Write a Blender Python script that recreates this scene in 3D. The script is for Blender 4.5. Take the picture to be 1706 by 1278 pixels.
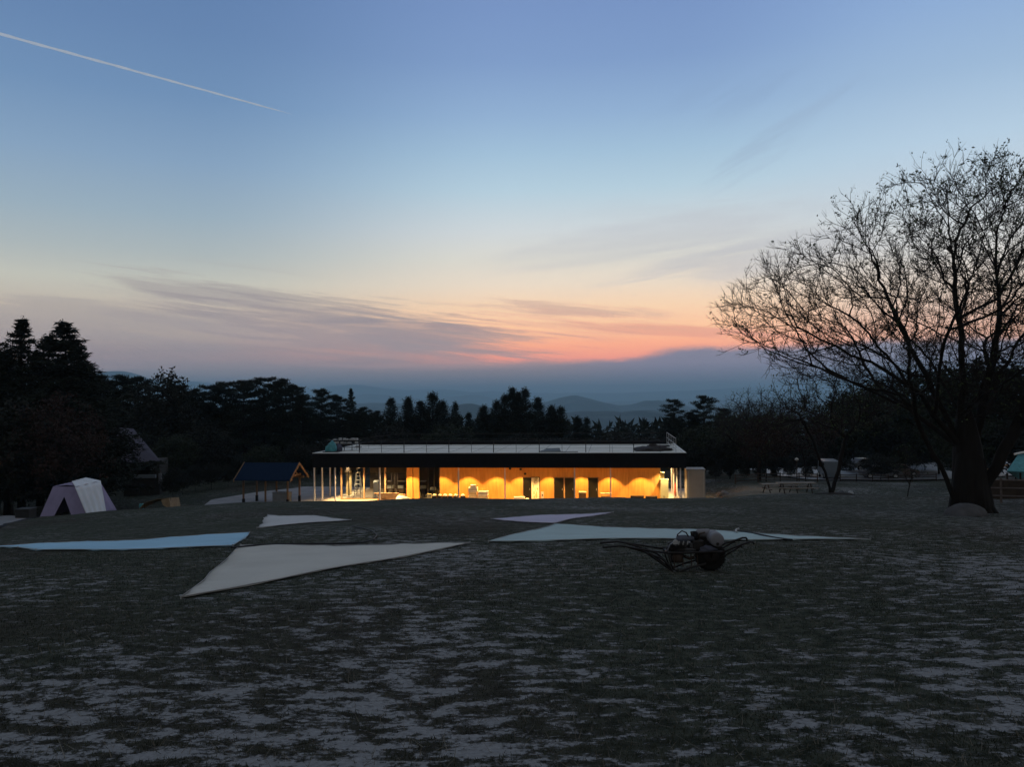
import bpy, math, random, time
import numpy as np
from mathutils import Vector, Matrix
T0=time.time()
for o in list(bpy.data.objects): bpy.data.objects.remove(o)
S=bpy.context.scene; COL=S.collection
R=math.radians
rng=np.random.default_rng(7); random.seed(7)
# ---------------------------------------------------------------- camera
F,V0,ROLL=1289.0,660.0,R(0.6)
PITCH=math.atan((V0-639)/F)
EYE=np.array([0,0,1.6])
fwd=np.array([0,math.cos(PITCH),math.sin(PITCH)]); rt=np.array([1.,0,0]); up=np.cross(rt,fwd)
CR=rt*math.cos(ROLL)-up*math.sin(ROLL); CU=rt*math.sin(ROLL)+up*math.cos(ROLL)
cd=bpy.data.cameras.new('camera'); cam=bpy.data.objects.new('camera',cd); COL.objects.link(cam)
cd.sensor_width=36; cd.lens=36*F/1706; cd.clip_start=0.05; cd.clip_end=120000
m=Matrix(((CR[0],CU[0],-fwd[0],0),(CR[1],CU[1],-fwd[1],0),(CR[2],CU[2],-fwd[2],1.6),(0,0,0,1)))
cam.matrix_world=m; S.camera=cam
def ray(u,v): return fwd*F+CR*(u-853)-CU*(v-639)
def P(u,v,d):
    r=ray(u,v); return EYE+r*(d/r[1])
def onz(u,v,z):
    r=ray(u,v); return EYE+r*((z-1.6)/r[2])
# ---------------------------------------------------------------- sky, sun, exposure
def lin(c):
    return tuple(((x/255)/12.92 if x/255<=0.04045 else ((x/255+0.055)/1.055)**2.4) for x in c)
W=bpy.data.worlds.new('World'); S.world=W; W.use_nodes=True
nt=W.node_tree; N=nt.nodes; L=nt.links; N.clear()
def nd(t,**k):
    n=N.new(t)
    for a,b in k.items(): setattr(n,a,b)
    return n
def setin(n,i,v):
    if isinstance(v,bpy.types.NodeSocket): n.id_data.links.new(v,n.inputs[i])
    else: n.inputs[i].default_value=v
def mth(op,a,b=0.0,c=0.0,clamp=False):
    n=nd('ShaderNodeMath',operation=op); n.use_clamp=clamp
    setin(n,0,a); setin(n,1,b); setin(n,2,c); return n.outputs[0]
def smooth(x,a,b,ta=0.0,tb=1.0):
    n=nd('ShaderNodeMapRange',interpolation_type='SMOOTHSTEP'); setin(n,0,x); setin(n,1,a); setin(n,2,b); setin(n,3,ta); setin(n,4,tb); return n.outputs[0]
def mixc(f,a,b):
    n=nd('ShaderNodeMix',data_type='RGBA'); setin(n,0,f); setin(n,6,a); setin(n,7,b); return n.outputs[2]
def noise2(x,y,scale,detail,rough,dist=0.0,z=0.0):
    c=nd('ShaderNodeCombineXYZ'); setin(c,0,x); setin(c,1,y); setin(c,2,z)
    n=nd('ShaderNodeTexNoise'); setin(n,'Vector',c.outputs[0]); setin(n,'Scale',scale); setin(n,'Detail',detail); setin(n,'Roughness',rough); setin(n,'Distortion',dist)
    return n.outputs[0]
geo=nd('ShaderNodeTexCoord'); sep=nd('ShaderNodeSeparateXYZ'); L.new(geo.outputs['Generated'],sep.inputs[0])
AZ=mth('DEGREES',mth('ARCTAN2',sep.outputs[0],sep.outputs[1]))
EL=mth('DEGREES',mth('ARCSINE',sep.outputs[2]))
def ramp(stops,x=None):                      # stops: (elevation deg, sRGB)
    f=mth('MULTIPLY_ADD',EL if x is None else x,1/60.0,2/60.0,clamp=True)
    n=nd('ShaderNodeValToRGB'); setin(n,0,f); cr=n.color_ramp; cr.interpolation='B_SPLINE' if False else 'LINEAR'
    cr.elements[0].position=(stops[0][0]+2)/60; cr.elements[0].color=(*lin(stops[0][1]),1)
    cr.elements[1].position=(stops[-1][0]+2)/60; cr.elements[1].color=(*lin(stops[-1][1]),1)
    for e,c in stops[1:-1]:
        q=cr.elements.new((e+2)/60); q.color=(*lin(c),1)
    return n.outputs[0]
mid=ramp([(-2,(70,80,100)),(0,(225,150,138)),(2.6,(232,150,138)),(3.8,(248,172,142)),(5.0,(253,198,160)),(6.6,(246,211,178)),(8.2,(233,217,198)),(10,(220,217,207)),(12,(207,214,217)),(15,(180,205,220)),(17.5,(162,192,216)),(20,(146,176,210)),(23.5,(128,157,200)),(27,(120,148,195)),(40,(126,142,166)),(58,(130,138,150))])
lef=ramp([(-2,(60,72,92)),(0,(140,134,145)),(3.4,(146,142,148)),(4.6,(170,160,156)),(6.2,(190,180,168)),(8.0,(190,191,182)),(10,(170,181,184)),(12.5,(152,173,188)),(16,(133,161,190)),(20,(112,144,182)),(24,(102,133,175)),(27,(97,128,172)),(40,(110,124,148)),(58,(122,130,142))])
rig=ramp([(-2,(70,80,100)),(0,(200,150,150)),(4,(226,180,160)),(6.5,(224,205,190)),(9,(214,212,208)),(12,(198,209,217)),(16,(180,204,224)),(20,(157,185,215)),(24,(142,172,212)),(27,(132,162,208)),(40,(128,144,170)),(58,(130,138,150))])
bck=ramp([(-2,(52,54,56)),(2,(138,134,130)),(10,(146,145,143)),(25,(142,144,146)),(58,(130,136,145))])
col=mixc(smooth(AZ,1.0,-23.0),mid,lef)
col=mixc(smooth(AZ,12.0,30.0),col,rig)
absaz=mth('ABSOLUTE',AZ)
def gauss(a0,e0,sa,se,shear=0.0):
    da=mth('MULTIPLY',mth('SUBTRACT',AZ,a0),1.0/sa); de=mth('MULTIPLY',mth('ADD',mth('SUBTRACT',EL,e0),mth('MULTIPLY',mth('SUBTRACT',AZ,a0),shear)),1.0/se)
    r2=mth('ADD',mth('MULTIPLY',da,da),mth('MULTIPLY',de,de)); return mth('POWER',2.718,mth('MULTIPLY',r2,-0.5))
def streaks(z,fa=.07,fe=1.0,sh=.10,det=8,rough=.62,dist=.5):
    return noise2(mth('MULTIPLY',AZ,fa),mth('MULTIPLY_ADD',AZ,sh*fe,mth('MULTIPLY',EL,fe)),1.0,det,rough,dist,z)
def cloud(g,n,lo,hi,amt,c,gain=.30):
    global col
    m_=smooth(mth('ADD',n,mth('MULTIPLY',g,gain)),lo,hi); col=mixc(mth('MULTIPLY',mth('MULTIPLY',m_,smooth(g,.04,.4)),amt),col,(*lin(c),1))
n1=streaks(3.3); n2=streaks(8.8,.10,1.7,.12); n3=streaks(5.1,.05,.45,-.10); n4=streaks(12.0,.09,.7,-.45)
cloud(gauss(13,11.2,9,2.0,-.05),n3,.52,.88,.40,(180,183,192))
cloud(gauss(19,9.0,7,1.6,-.05),n3,.56,.84,.36,(180,182,192))
cloud(gauss(19,17.5,6,1.6,-.30),n4,.66,.90,.24,(140,156,184))
cloud(gauss(16,20.5,4,1.2,-.20),n4,.66,.90,.16,(128,150,184))
cloud(gauss(-18,6.6,8,1.3,.10),n1,.62,.78,.60,(158,152,154))
cloud(gauss(5,6.3,6,.45,.10),n1,.60,.80,.62,(196,164,156))
cloud(gauss(13,4.6,7,.35,.06),n2,.60,.80,.55,(214,150,140))
cloud(gauss(-6.5,4.2,6.0,1.0,.10),n1,.58,.78,.78,(150,143,150))
cloud(gauss(-15,4.6,8,1.2,.10),n2,.56,.78,.60,(158,150,154))
cloud(gauss(-27,5.2,9,1.3,.04),n1,.55,.78,.40,(146,144,152))
n5=streaks(9.9,.12,2.8,.11,9,.66,.35)
cloud(gauss(-10,4.7,10,1.5,.10),n5,.60,.72,.50,(142,137,147))
cloud(gauss(4,5.2,9,1.3,.06),n5,.68,.84,.30,(206,160,150))
# --- low bank of cloud with an uneven top
edge=noise2(mth('MULTIPLY',AZ,0.13),mth('MULTIPLY',EL,0.35),1.0,8,0.62,0.3,7.1)
c3=streaks(1.7,.05,.9,.0)
top=mth('ADD',mth('ADD',smooth(AZ,1.0,-12.0,2.6,3.5),smooth(AZ,6.0,18.0,0.0,0.75)),mth('MULTIPLY',mth('SUBTRACT',edge,0.5),1.5))
soft=smooth(AZ,2.0,-10.0,0.34,1.4)
bank=smooth(mth('SUBTRACT',top,EL),mth('MULTIPLY',soft,-1.0),soft)
bankcol=ramp([(-2,(70,90,116)),(0.0,(84,106,132)),(0.9,(104,118,136)),(1.8,(118,124,138)),(3.0,(138,133,143)),(5.0,(146,140,148)),(7,(160,152,158)),(58,(150,150,165))])
bankr=ramp([(-2,(70,90,116)),(0.0,(82,106,132)),(0.9,(96,114,138)),(2.0,(108,122,145)),(3.4,(122,130,150)),(7,(130,130,150)),(58,(150,150,165))])
bankcol=mixc(smooth(AZ,0.0,12.0),bankcol,bankr)
bankcol=mixc(mth('MULTIPLY',mth('MULTIPLY',smooth(c3,0.45,0.65),smooth(EL,1.2,2.6)),mth('MULTIPLY',smooth(AZ,12.0,2.0),0.30)),bankcol,(*lin((172,146,148)),1))
col=mixc(mth('MULTIPLY',bank,0.95),col,bankcol)
# the haze layer will veil the low sky: make the sky behind it clearer by the same amount
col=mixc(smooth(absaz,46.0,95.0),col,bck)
tr_=mth('POWER',2.718,mth('DIVIDE',-0.0397,mth('MAXIMUM',sep.outputs[2],0.04)))
v1=nd('ShaderNodeVectorMath',operation='SCALE'); L.new(col,v1.inputs[0]); setin(v1,'Scale',mth('DIVIDE',1.0,tr_))
v2=nd('ShaderNodeVectorMath',operation='SCALE'); v2.inputs[0].default_value=(.074,.130,.195); setin(v2,'Scale',mth('DIVIDE',mth('SUBTRACT',1.0,tr_),tr_))
v3=nd('ShaderNodeVectorMath',operation='SUBTRACT'); L.new(v1.outputs[0],v3.inputs[0]); L.new(v2.outputs[0],v3.inputs[1])
v4=nd('ShaderNodeVectorMath',operation='MAXIMUM'); L.new(v3.outputs[0],v4.inputs[0]); v4.inputs[1].default_value=(.01,.01,.01); col=v4.outputs[0]
SUN_EL,SUN_AZ=R(-4.5),R(10)      # the sun has set: it only reaches the high air
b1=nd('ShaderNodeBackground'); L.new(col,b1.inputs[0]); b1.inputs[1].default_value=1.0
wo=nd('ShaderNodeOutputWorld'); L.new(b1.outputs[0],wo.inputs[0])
sd=bpy.data.lights.new('sun','SUN'); sd.energy=8; sd.angle=R(.5); sd.color=(.82,.91,1)
sun=bpy.data.objects.new('sun',sd); COL.objects.link(sun)
sdir=Vector((math.sin(SUN_AZ)*math.cos(SUN_EL),math.cos(SUN_AZ)*math.cos(SUN_EL),math.sin(SUN_EL)))
sun.rotation_euler=sdir.to_track_quat('Z','Y').to_euler(); sun.location=(10,60,30)
S.view_settings.view_transform='Standard'; S.view_settings.look='None'; S.view_settings.gamma=1
S.view_settings.exposure=0.0; S.view_settings.use_curve_mapping=False
S.cycles.volume_bounces=1; S.cycles.max_bounces=6; S.cycles.transparent_max_bounces=12; S.cycles.caustics_reflective=False
S.cycles.sample_clamp_indirect=4.0

# ---------------------------------------------------------------- materials
def mat(name,c,rough=0.8,var=0.15,scale=3.0,metal=0.0,bump=0.0,bscale=40.0,spec=0.3,detail=4,c2=None,stretch=None):
    M=bpy.data.materials.new(name); M.use_nodes=True; t=M.node_tree; b=t.nodes['Principled BSDF']
    b.inputs['Roughness'].default_value=rough; b.inputs['Metallic'].default_value=metal; b.inputs['Specular IOR Level'].default_value=spec
    tc=t.nodes.new('ShaderNodeTexCoord'); src=tc.outputs['Object']
    if stretch:
        mp=t.nodes.new('ShaderNodeMapping'); mp.inputs['Scale'].default_value=stretch; t.links.new(src,mp.inputs[0]); src=mp.outputs[0]
    n=t.nodes.new('ShaderNodeTexNoise'); n.inputs['Scale'].default_value=scale; n.inputs['Detail'].default_value=detail; t.links.new(src,n.inputs['Vector'])
    mr=t.nodes.new('ShaderNodeMapRange'); mr.inputs[1].default_value=0.3; mr.inputs[2].default_value=0.7; t.links.new(n.outputs[0],mr.inputs[0])
    mx=t.nodes.new('ShaderNodeMix'); mx.data_type='RGBA'; t.links.new(mr.outputs[0],mx.inputs[0])
    a=[max(0,x*(1-var)) for x in c]; bb=[min(1,x*(1+var)) for x in c] if c2 is None else c2
    mx.inputs[6].default_value=(*a,1); mx.inputs[7].default_value=(*bb,1); t.links.new(mx.outputs[2],b.inputs['Base Color'])
    if bump>0:
        n2=t.nodes.new('ShaderNodeTexNoise'); n2.inputs['Scale'].default_value=bscale; n2.inputs['Detail'].default_value=5; t.links.new(src,n2.inputs['Vector'])
        bp=t.nodes.new('ShaderNodeBump'); bp.inputs['Strength'].default_value=bump; bp.inputs['Distance'].default_value=0.02; t.links.new(n2.outputs[0],bp.inputs['Height']); t.links.new(bp.outputs[0],b.inputs['Normal'])
    return M
def glassmat(name,tint=(.9,.95,1),refl=0.12):
    M=bpy.data.materials.new(name); M.use_nodes=True; t=M.node_tree; t.nodes.clear()
    o=t.nodes.new('ShaderNodeOutputMaterial'); tr=t.nodes.new('ShaderNodeBsdfTransparent'); tr.inputs[0].default_value=(*tint,1)
    g=t.nodes.new('ShaderNodeBsdfGlossy'); g.inputs['Roughness'].default_value=0.02
    fr=t.nodes.new('ShaderNodeFresnel'); fr.inputs[0].default_value=1.5; mx=t.nodes.new('ShaderNodeMixShader')
    t.links.new(fr.outputs[0],mx.inputs[0]); t.links.new(tr.outputs[0],mx.inputs[1]); t.links.new(g.outputs[0],mx.inputs[2]); t.links.new(mx.outputs[0],o.inputs[0]); return M
def emit(name,c,s):
    M=bpy.data.materials.new(name); M.use_nodes=True; b=M.node_tree.nodes['Principled BSDF']
    b.inputs['Base Color'].default_value=(.8,.8,.8,1); b.inputs['Emission Color'].default_value=(*c,1); b.inputs['Emission Strength'].default_value=s; return M
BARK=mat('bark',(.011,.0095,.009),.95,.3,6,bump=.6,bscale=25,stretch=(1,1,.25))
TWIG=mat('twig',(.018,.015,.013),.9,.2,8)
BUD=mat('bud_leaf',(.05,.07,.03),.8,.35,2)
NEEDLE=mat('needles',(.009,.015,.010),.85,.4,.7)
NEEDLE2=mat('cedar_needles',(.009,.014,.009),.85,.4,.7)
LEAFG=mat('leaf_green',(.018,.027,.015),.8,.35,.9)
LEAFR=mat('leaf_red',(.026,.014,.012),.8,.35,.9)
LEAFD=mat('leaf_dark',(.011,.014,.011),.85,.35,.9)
WHITE=mat('white_paint',(.75,.75,.72),.5,.04,2)
CREAM=mat('cream_plastic',(.48,.46,.28),.55,.08,3)
CARTON=mat('carton',(.72,.62,.42),.85,.10,5)
PAPER=mat('paper_wrap',(.85,.82,.70),.7,.08,9,bump=.4,bscale=12)
BLACKM=mat('black_metal',(.006,.006,.008),.7,.2,3,spec=.15)
RUBBER=mat('rubber',(.012,.012,.012),.9,.2,9,spec=.2,bump=.3)
DARKST=mat('dark_steel',(.022,.02,.02),.55,.3,12,metal=.4)
RUST=mat('rusty_steel',(.05,.035,.028),.7,.4,14,metal=.3)
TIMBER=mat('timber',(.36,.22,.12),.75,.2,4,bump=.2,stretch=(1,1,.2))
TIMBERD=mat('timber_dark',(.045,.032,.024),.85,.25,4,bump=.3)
STEELW=mat('white_steel',(.62,.60,.60),.5,.08,4)
CONC=mat('concrete',(.36,.36,.37),.9,.14,.8,bump=.15,bscale=20,c2=(.42,.42,.42))
MEMB=mat('roof_membrane',(.64,.65,.60),.8,.10,.5,c2=(.74,.74,.70))
TEAL=mat('teal_sheet',(.06,.24,.27),.6,.25,5,bump=.5,bscale=9)
GREYP=mat('grey_panel',(.27,.255,.24),.6,.08,1.2)
DOORM=mat('door_dark',(.007,.006,.005),.5,.15,4)
STONE=mat('stone',(.17,.17,.175),.9,.25,2.5,bump=.6,bscale=8)
GLASS=glassmat('window_glass')
# plywood wall with vertical grain
PLY=mat('plywood',(.58,.27,.065),.7,.10,2.2,stretch=(3,3,.35),c2=(.66,.33,.09))

# ---------------------------------------------------------------- mesh helpers
class MB:
    def __init__(s): s.v=[]; s.f=[]
    def add(s,vs,fs):
        n=len(s.v); s.v+= [tuple(map(float,p)) for p in vs]; s.f+=[tuple(i+n for i in f) for f in fs]; return s
    def box(s,x0,x1,y0,y1,z0,z1,rz=0,c=None,tap=0.0):
        vs=[]
        for (x,y,z) in [(x0,y0,z0),(x1,y0,z0),(x1,y1,z0),(x0,y1,z0),(x0,y0,z1),(x1,y0,z1),(x1,y1,z1),(x0,y1,z1)]:
            if tap and z==z1: x+= tap if x==x0 else -tap; y+= tap if y==y0 else -tap
            if rz:
                cx,cy=c or ((x0+x1)/2,(y0+y1)/2); dx,dy=x-cx,y-cy
                x=cx+dx*math.cos(rz)-dy*math.sin(rz); y=cy+dx*math.sin(rz)+dy*math.cos(rz)
            vs.append((x,y,z))
        return s.add(vs,[(3,2,1,0),(4,5,6,7),(0,1,5,4),(1,2,6,5),(2,3,7,6),(3,0,4,7)])
    def tube(s,pts,r,n=8,caps=True):
        pts=[Vector(p) for p in pts]; k=len(pts); rs=r if hasattr(r,'__len__') else [r]*k
        vs=[]; prev=None
        for i,p in enumerate(pts):
            t=(pts[min(i+1,k-1)]-pts[max(i-1,0)]).normalized()
            a=prev if prev is not None else (Vector((0,0,1)) if abs(t.z)<.9 else Vector((1,0,0)))
            a=(a-t*a.dot(t)); a=a.normalized() if a.length>1e-6 else t.orthogonal().normalized(); prev=a; b=t.cross(a)
            for j in range(n):
                q=2*math.pi*j/n; vs.append(p+(a*math.cos(q)+b*math.sin(q))*rs[i])
        fs=[(i*n+j,i*n+(j+1)%n,(i+1)*n+(j+1)%n,(i+1)*n+j) for i in range(k-1) for j in range(n)]
        if caps: fs+=[tuple(range(n-1,-1,-1)),tuple((k-1)*n+j for j in range(n))]
        return s.add(vs,fs)
    def lathe(s,prof,o=(0,0,0),ax='z',n=24):
        vs=[]
        for (r,h) in prof:
            for j in range(n):
                q=2*math.pi*j/n; a,b=r*math.cos(q),r*math.sin(q)
                vs.append((o[0]+a,o[1]+b,o[2]+h) if ax=='z' else ((o[0]+a,o[1]+h,o[2]+b) if ax=='y' else (o[0]+h,o[1]+a,o[2]+b)))
        k=len(prof); fs=[(i*n+j,i*n+(j+1)%n,(i+1)*n+(j+1)%n,(i+1)*n+j) for i in range(k-1) for j in range(n)]
        fs+=[tuple(range(n-1,-1,-1)),tuple((k-1)*n+j for j in range(n))]
        return s.add(vs,fs)
    def prism(s,poly,y0,y1):      # polygon in xz extruded along y
        n=len(poly); vs=[(x,y0,z) for x,z in poly]+[(x,y1,z) for x,z in poly]
        return s.add(vs,[tuple(range(n)),tuple(range(2*n-1,n-1,-1))]+[(i,n+i,n+(i+1)%n,(i+1)%n) for i in range(n)])
    def blob(s,c,rad,n=14,k=9,amp=.18,flat=None,seed=0):
        r=random.Random(seed); ph=[(r.uniform(0,6),r.uniform(1,3.5),r.uniform(1,3.5)) for _ in range(4)]
        vs=[]
        for i in range(k+1):
            th=math.pi*i/k
            for j in range(n):
                q=2*math.pi*j/n; d=(math.sin(th)*math.cos(q),math.sin(th)*math.sin(q),math.cos(th))
                w=1+amp*sum(math.sin(a+b*d[0]*2+c2*d[1]*2+a*d[2]) for a,b,c2 in ph)/2
                z=c[2]+d[2]*rad[2]*w
                if flat is not None: z=max(z,flat)
                vs.append((c[0]+d[0]*rad[0]*w,c[1]+d[1]*rad[1]*w,z))
        return s.add(vs,[(i*n+j,i*n+(j+1)%n,(i+1)*n+(j+1)%n,(i+1)*n+j) for i in range(k) for j in range(n)])
    def build(s,name,M,parent=None,smooth=False,bevel=0.0):
        me=bpy.data.meshes.new(name); me.from_pydata(s.v,[],s.f); me.update()
        if smooth: me.polygons.foreach_set('use_smooth',[True]*len(me.polygons))
        me.materials.append(M); o=bpy.data.objects.new(name,me); COL.objects.link(o)
        if parent: o.parent=parent
        if bevel:
            b=o.modifiers.new('bevel','BEVEL'); b.width=bevel; b.segments=2; b.limit_method='ANGLE'
        return o
def arrmesh(name,V,Fq,M,parent=None,smooth=False):
    """fast mesh from an (n,3) array and an (m,k) face array (k = 3 or 4)"""
    V=np.asarray(V,np.float32); Fq=np.asarray(Fq,np.int32); me=bpy.data.meshes.new(name)
    me.vertices.add(len(V)); me.vertices.foreach_set('co',V.ravel())
    k=Fq.shape[1]; me.loops.add(Fq.size); me.loops.foreach_set('vertex_index',Fq.ravel())
    me.polygons.add(len(Fq)); me.polygons.foreach_set('loop_start',np.arange(0,Fq.size,k,dtype=np.int32)); me.polygons.foreach_set('loop_total',np.full(len(Fq),k,np.int32))
    if smooth: me.polygons.foreach_set('use_smooth',np.ones(len(Fq),bool))
    me.update(); me.validate(); me.materials.append(M)
    o=bpy.data.objects.new(name,me); COL.objects.link(o)
    if parent: o.parent=parent
    return o
def tag(o,label=None,cat=None,group=None,kind=None):
    if label: o['label']=label
    if cat: o['category']=cat
    if group: o['group']=group
    if kind: o['kind']=kind
    return o
def thing(name,label,cat,loc=(0,0,0),rz=0.0,group=None):
    o=bpy.data.objects.new(name,None); COL.objects.link(o); o.location=tuple(map(float,loc)); o.rotation_euler=(0,0,rz); o.empty_display_size=.3
    return tag(o,label,cat,group)
def copy_tree(o,parent=None):
    c=o.copy(); COL.objects.link(c)
    if parent: c.parent=parent
    for ch in o.children: copy_tree(ch,c)
    return c

# ---------------------------------------------------------------- ground height
cp=[]
for x in (-16,-8,0,8,16):
    for y in (-8,0,6,13): cp.append((x,y,-0.1*y))
for x in (-8,0,8):
    for y in (22,32,42): cp.append((x,y,-0.1*y))
def add_uvd(u,v,d): p=P(u,v,d); cp.append(tuple(p))
for q in [(0,868,44),(60,862,46),(130,857,47),(200,853,48),(300,846,49),(400,840,50),(520,838,51),(690,832,50),(850,831,50),(1000,831,50),(1142,831.5,50),(1250,830,44),
          (1250,822,56),(1220,812,64),(1385,823,52),(1290,806,66),(1510,827,46),(1600,850,30),(1500,851,32),(1706,870,25),(1706,850,33),(0,905,27),(1706,826,46),(1706,905,17),
          (0,960,14),(1400,806,70),(1480,797,90),(1650,800,75)]: add_uvd(*q)
for x in (-30,-18,-8,2,12):
    for y in (59,70,84): cp.append((x,y,-7.25))
cp+= [(-45,50,-6.6),(-55,75,-7.5),(25,60,-6.4),(60,60,-4.5),(60,30,-1.5),(-50,20,-3.6),(-50,-8,-.4),(50,-8,1.2),(20,75,-6.9),(45,100,-8.2),(0,100,-8.5),(-50,100,-9)]
cp=np.array(cp)
def tps_k(r): return np.where(r>0,r*r*np.log(r+1e-12),0)
A=cp[:,:2]; n=len(A); Kk=tps_k(np.linalg.norm(A[:,None]-A[None],axis=2))+np.eye(n)*12.0
Pm=np.c_[np.ones(n),A]; Ls=np.block([[Kk,Pm],[Pm.T,np.zeros((3,3))]]); wts=np.linalg.solve(Ls,np.r_[cp[:,2],0,0,0])
def sst(a,b,x): t=np.clip((x-a)/(b-a),0,1); return t*t*(3-2*t)
def G(x,y):
    x=np.asarray(x,float); y=np.asarray(y,float); sh=np.broadcast(x,y).shape; X=np.broadcast_to(x,sh).ravel(); Y=np.broadcast_to(y,sh).ravel()
    cx=np.clip(X,-60,65); cy=np.clip(Y,-12,105); z=np.zeros(len(X))
    for i in range(0,len(X),20000):
        q=np.c_[cx[i:i+20000],cy[i:i+20000]]; z[i:i+20000]=tps_k(np.linalg.norm(q[:,None]-A[None],axis=2))@wts[:n]+wts[n]+q@wts[n+1:]
    pad=sst(56.0,59.0,Y-0.129*(-16.7-X)*0+0)*sst(-37,-34,X)*sst(20,17,X)*sst(90,84,Y)
    z=z*(1-pad)+(-7.25)*pad
    z+= (0.05*np.sin(X*.55+1.3*np.sin(Y*.31))*np.sin(Y*.47+.6) +0.03*np.sin(X*1.1+2)*np.sin(Y*.9+X*.3))*(1-pad)*sst(90,60,Y)
    far=np.maximum(0,Y-105); z-= 170*(1-np.exp(-far/900.0)) + 2*np.sin(X*.004+1)*np.sin(Y*.005)*sst(200,900,Y)
    side=np.maximum(0,np.abs(X)-60); z+= 30*(1-np.exp(-side/300.0))*sst(300,80,Y)
    return z.reshape(sh)
def g1(x,y): return float(G(np.array([x]),np.array([y]))[0])
def hit(u,v,d0=3.0,d1=60.0):
    ds=np.linspace(d0,d1,900); r=ray(u,v); pts=EYE+r[None]*(ds/r[1])[:,None]; dz=pts[:,2]-G(pts[:,0],pts[:,1])
    i=np.argmax(dz<0) if (dz<0).any() else int(np.argmin(dz))
    return pts[i]
def axis(lo,hi,step,far,k=1.16,lofar=None):
    a=list(np.arange(lo,hi+1e-6,step)); s=step
    while a[-1]<far: s*=k; a.append(a[-1]+s)
    s=step
    while a[0]>(lofar if lofar is not None else -far): s*=k; a.insert(0,a[0]-s)
    return np.array(a)
ax_=axis(-38,38,.5,42000); ay_=axis(0,62,.5,46000,lofar=-400)
XX,YY=np.meshgrid(ax_,ay_); ZZ=G(XX,YY); nx,ny=len(ax_),len(ay_)
idx=np.arange(nx*ny).reshape(ny,nx)
Fq=np.stack([idx[:-1,:-1],idx[:-1,1:],idx[1:,1:],idx[1:,:-1]],-1).reshape(-1,4)
# --- numpy twin of the 2-D noise node, so that the grass grows where the shader is dark
def hash2(a,b):
    with np.errstate(over='ignore'):
        i0=np.uint32((0xdeadbeef+(2<<2)+13)&0xffffffff); x=(i0+a).astype(np.uint32); y=(i0+b).astype(np.uint32); c=np.full_like(x,i0)
        rot=lambda v,k:(v<<np.uint32(k))|(v>>np.uint32(32-k))
        c^=y; c-=rot(y,14); x^=c; x-=rot(c,11); y^=x; y-=rot(x,25); c^=y; c-=rot(y,16); x^=c; x-=rot(c,4); y^=x; y-=rot(x,14); c^=y; c-=rot(y,24)
        return c
def perlin(x,y):
    X=np.floor(x); Y=np.floor(y); fx=x-X; fy=y-Y; X=X.astype(np.int64).astype(np.uint32); Y=Y.astype(np.int64).astype(np.uint32); one=np.uint32(1)
    f=lambda t:t*t*t*(t*(t*6-15)+10)
    def gr(h,a,b):
        h=h&np.uint32(7); u=np.where(h<4,a,b); v=2*np.where(h<4,b,a); return np.where(h&1,-u,u)+np.where(h&2,-v,v)
    with np.errstate(over='ignore'): X1=X+one; Y1=Y+one
    u,v=f(fx),f(fy)
    a=gr(hash2(X,Y),fx,fy)*(1-u)+gr(hash2(X1,Y),fx-1,fy)*u
    b=gr(hash2(X,Y1),fx,fy-1)*(1-u)+gr(hash2(X1,Y1),fx-1,fy-1)*u
    return .6616*(a*(1-v)+b*v)
def fbm(x,y,scale,det,rough):
    s=0; amp=1; mx=0; fs=scale
    for i in range(det+1): s=s+perlin(x*fs,y*fs)*amp; mx+=amp; amp*=rough; fs*=2
    return .5*s/mx+.5
def sandmask(x,y):
    a=fbm(x*.60,y,4.3,7,.76); b=fbm(x,y,.16,2,.5)
    near=sst(11.5,3.5,y); 
    m=a+(b-.5)*.32+near*.034-sst(10,15,y)*.012-sst(14,26,y)*.05+(fbm(x,y,22.0,4,.7)-.5)*.26+np.clip(x*.0035,-.03,.03)
    return m
SM0,SM1=.505,.60
M=bpy.data.materials.new('lawn_soil'); M.use_nodes=True; nt=M.node_tree; N=nt.nodes; L=nt.links; bs=N['Principled BSDF']; bs.inputs['Roughness'].default_value=.95; bs.inputs['Specular IOR Level'].default_value=.1
tc=nd('ShaderNodeTexCoord'); sp=nd('ShaderNodeSeparateXYZ'); L.new(tc.outputs['Object'],sp.inputs[0]); gx,gy=sp.outputs[0],sp.outputs[1]
def n2d(x,y,scale,det,rough):
    c=nd('ShaderNodeCombineXYZ'); setin(c,0,x); setin(c,1,y)
    q=nd('ShaderNodeTexNoise',noise_dimensions='2D'); L.new(c.outputs[0],q.inputs['Vector']); setin(q,'Scale',scale); setin(q,'Detail',float(det)); setin(q,'Roughness',rough); return q.outputs[0]
a_=n2d(mth('MULTIPLY',gx,.60),gy,4.3,7,.76); b_=n2d(gx,gy,.16,2,.5)
near=smooth(gy,11.5,3.5)
msum=mth('SUBTRACT',mth('ADD',mth('ADD',a_,mth('MULTIPLY',mth('SUBTRACT',b_,.5),.32)),mth('MULTIPLY',near,.034)),mth('MULTIPLY_ADD',smooth(gy,14.0,26.0),.05,mth('MULTIPLY',smooth(gy,10.0,15.0),.012)))
fine=n2d(gx,gy,22.0,4,.7)
xs1=nd('ShaderNodeClamp'); setin(xs1,0,mth('MULTIPLY',gx,.0035)); setin(xs1,1,-.03); setin(xs1,2,.03)
msum=mth('ADD',mth('ADD',msum,mth('MULTIPLY',mth('SUBTRACT',fine,.5),.26)),xs1.outputs[0])
sm=smooth(msum,SM0,SM1)
tuft=n2d(gx,gy,6.0,4,.6)
sand=mixc(fine,(.10,.104,.108,1),(.29,.298,.31,1))
turf=mixc(smooth(tuft,.35,.65),(.015,.021,.014,1),(.054,.062,.046,1))
brown=n2d(gx,gy,.10,2,.5); turf=mixc(mth('MULTIPLY',smooth(brown,.5,.66),.45),turf,(.030,.021,.018,1))
cc=mixc(sm,turf,sand)
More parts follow.
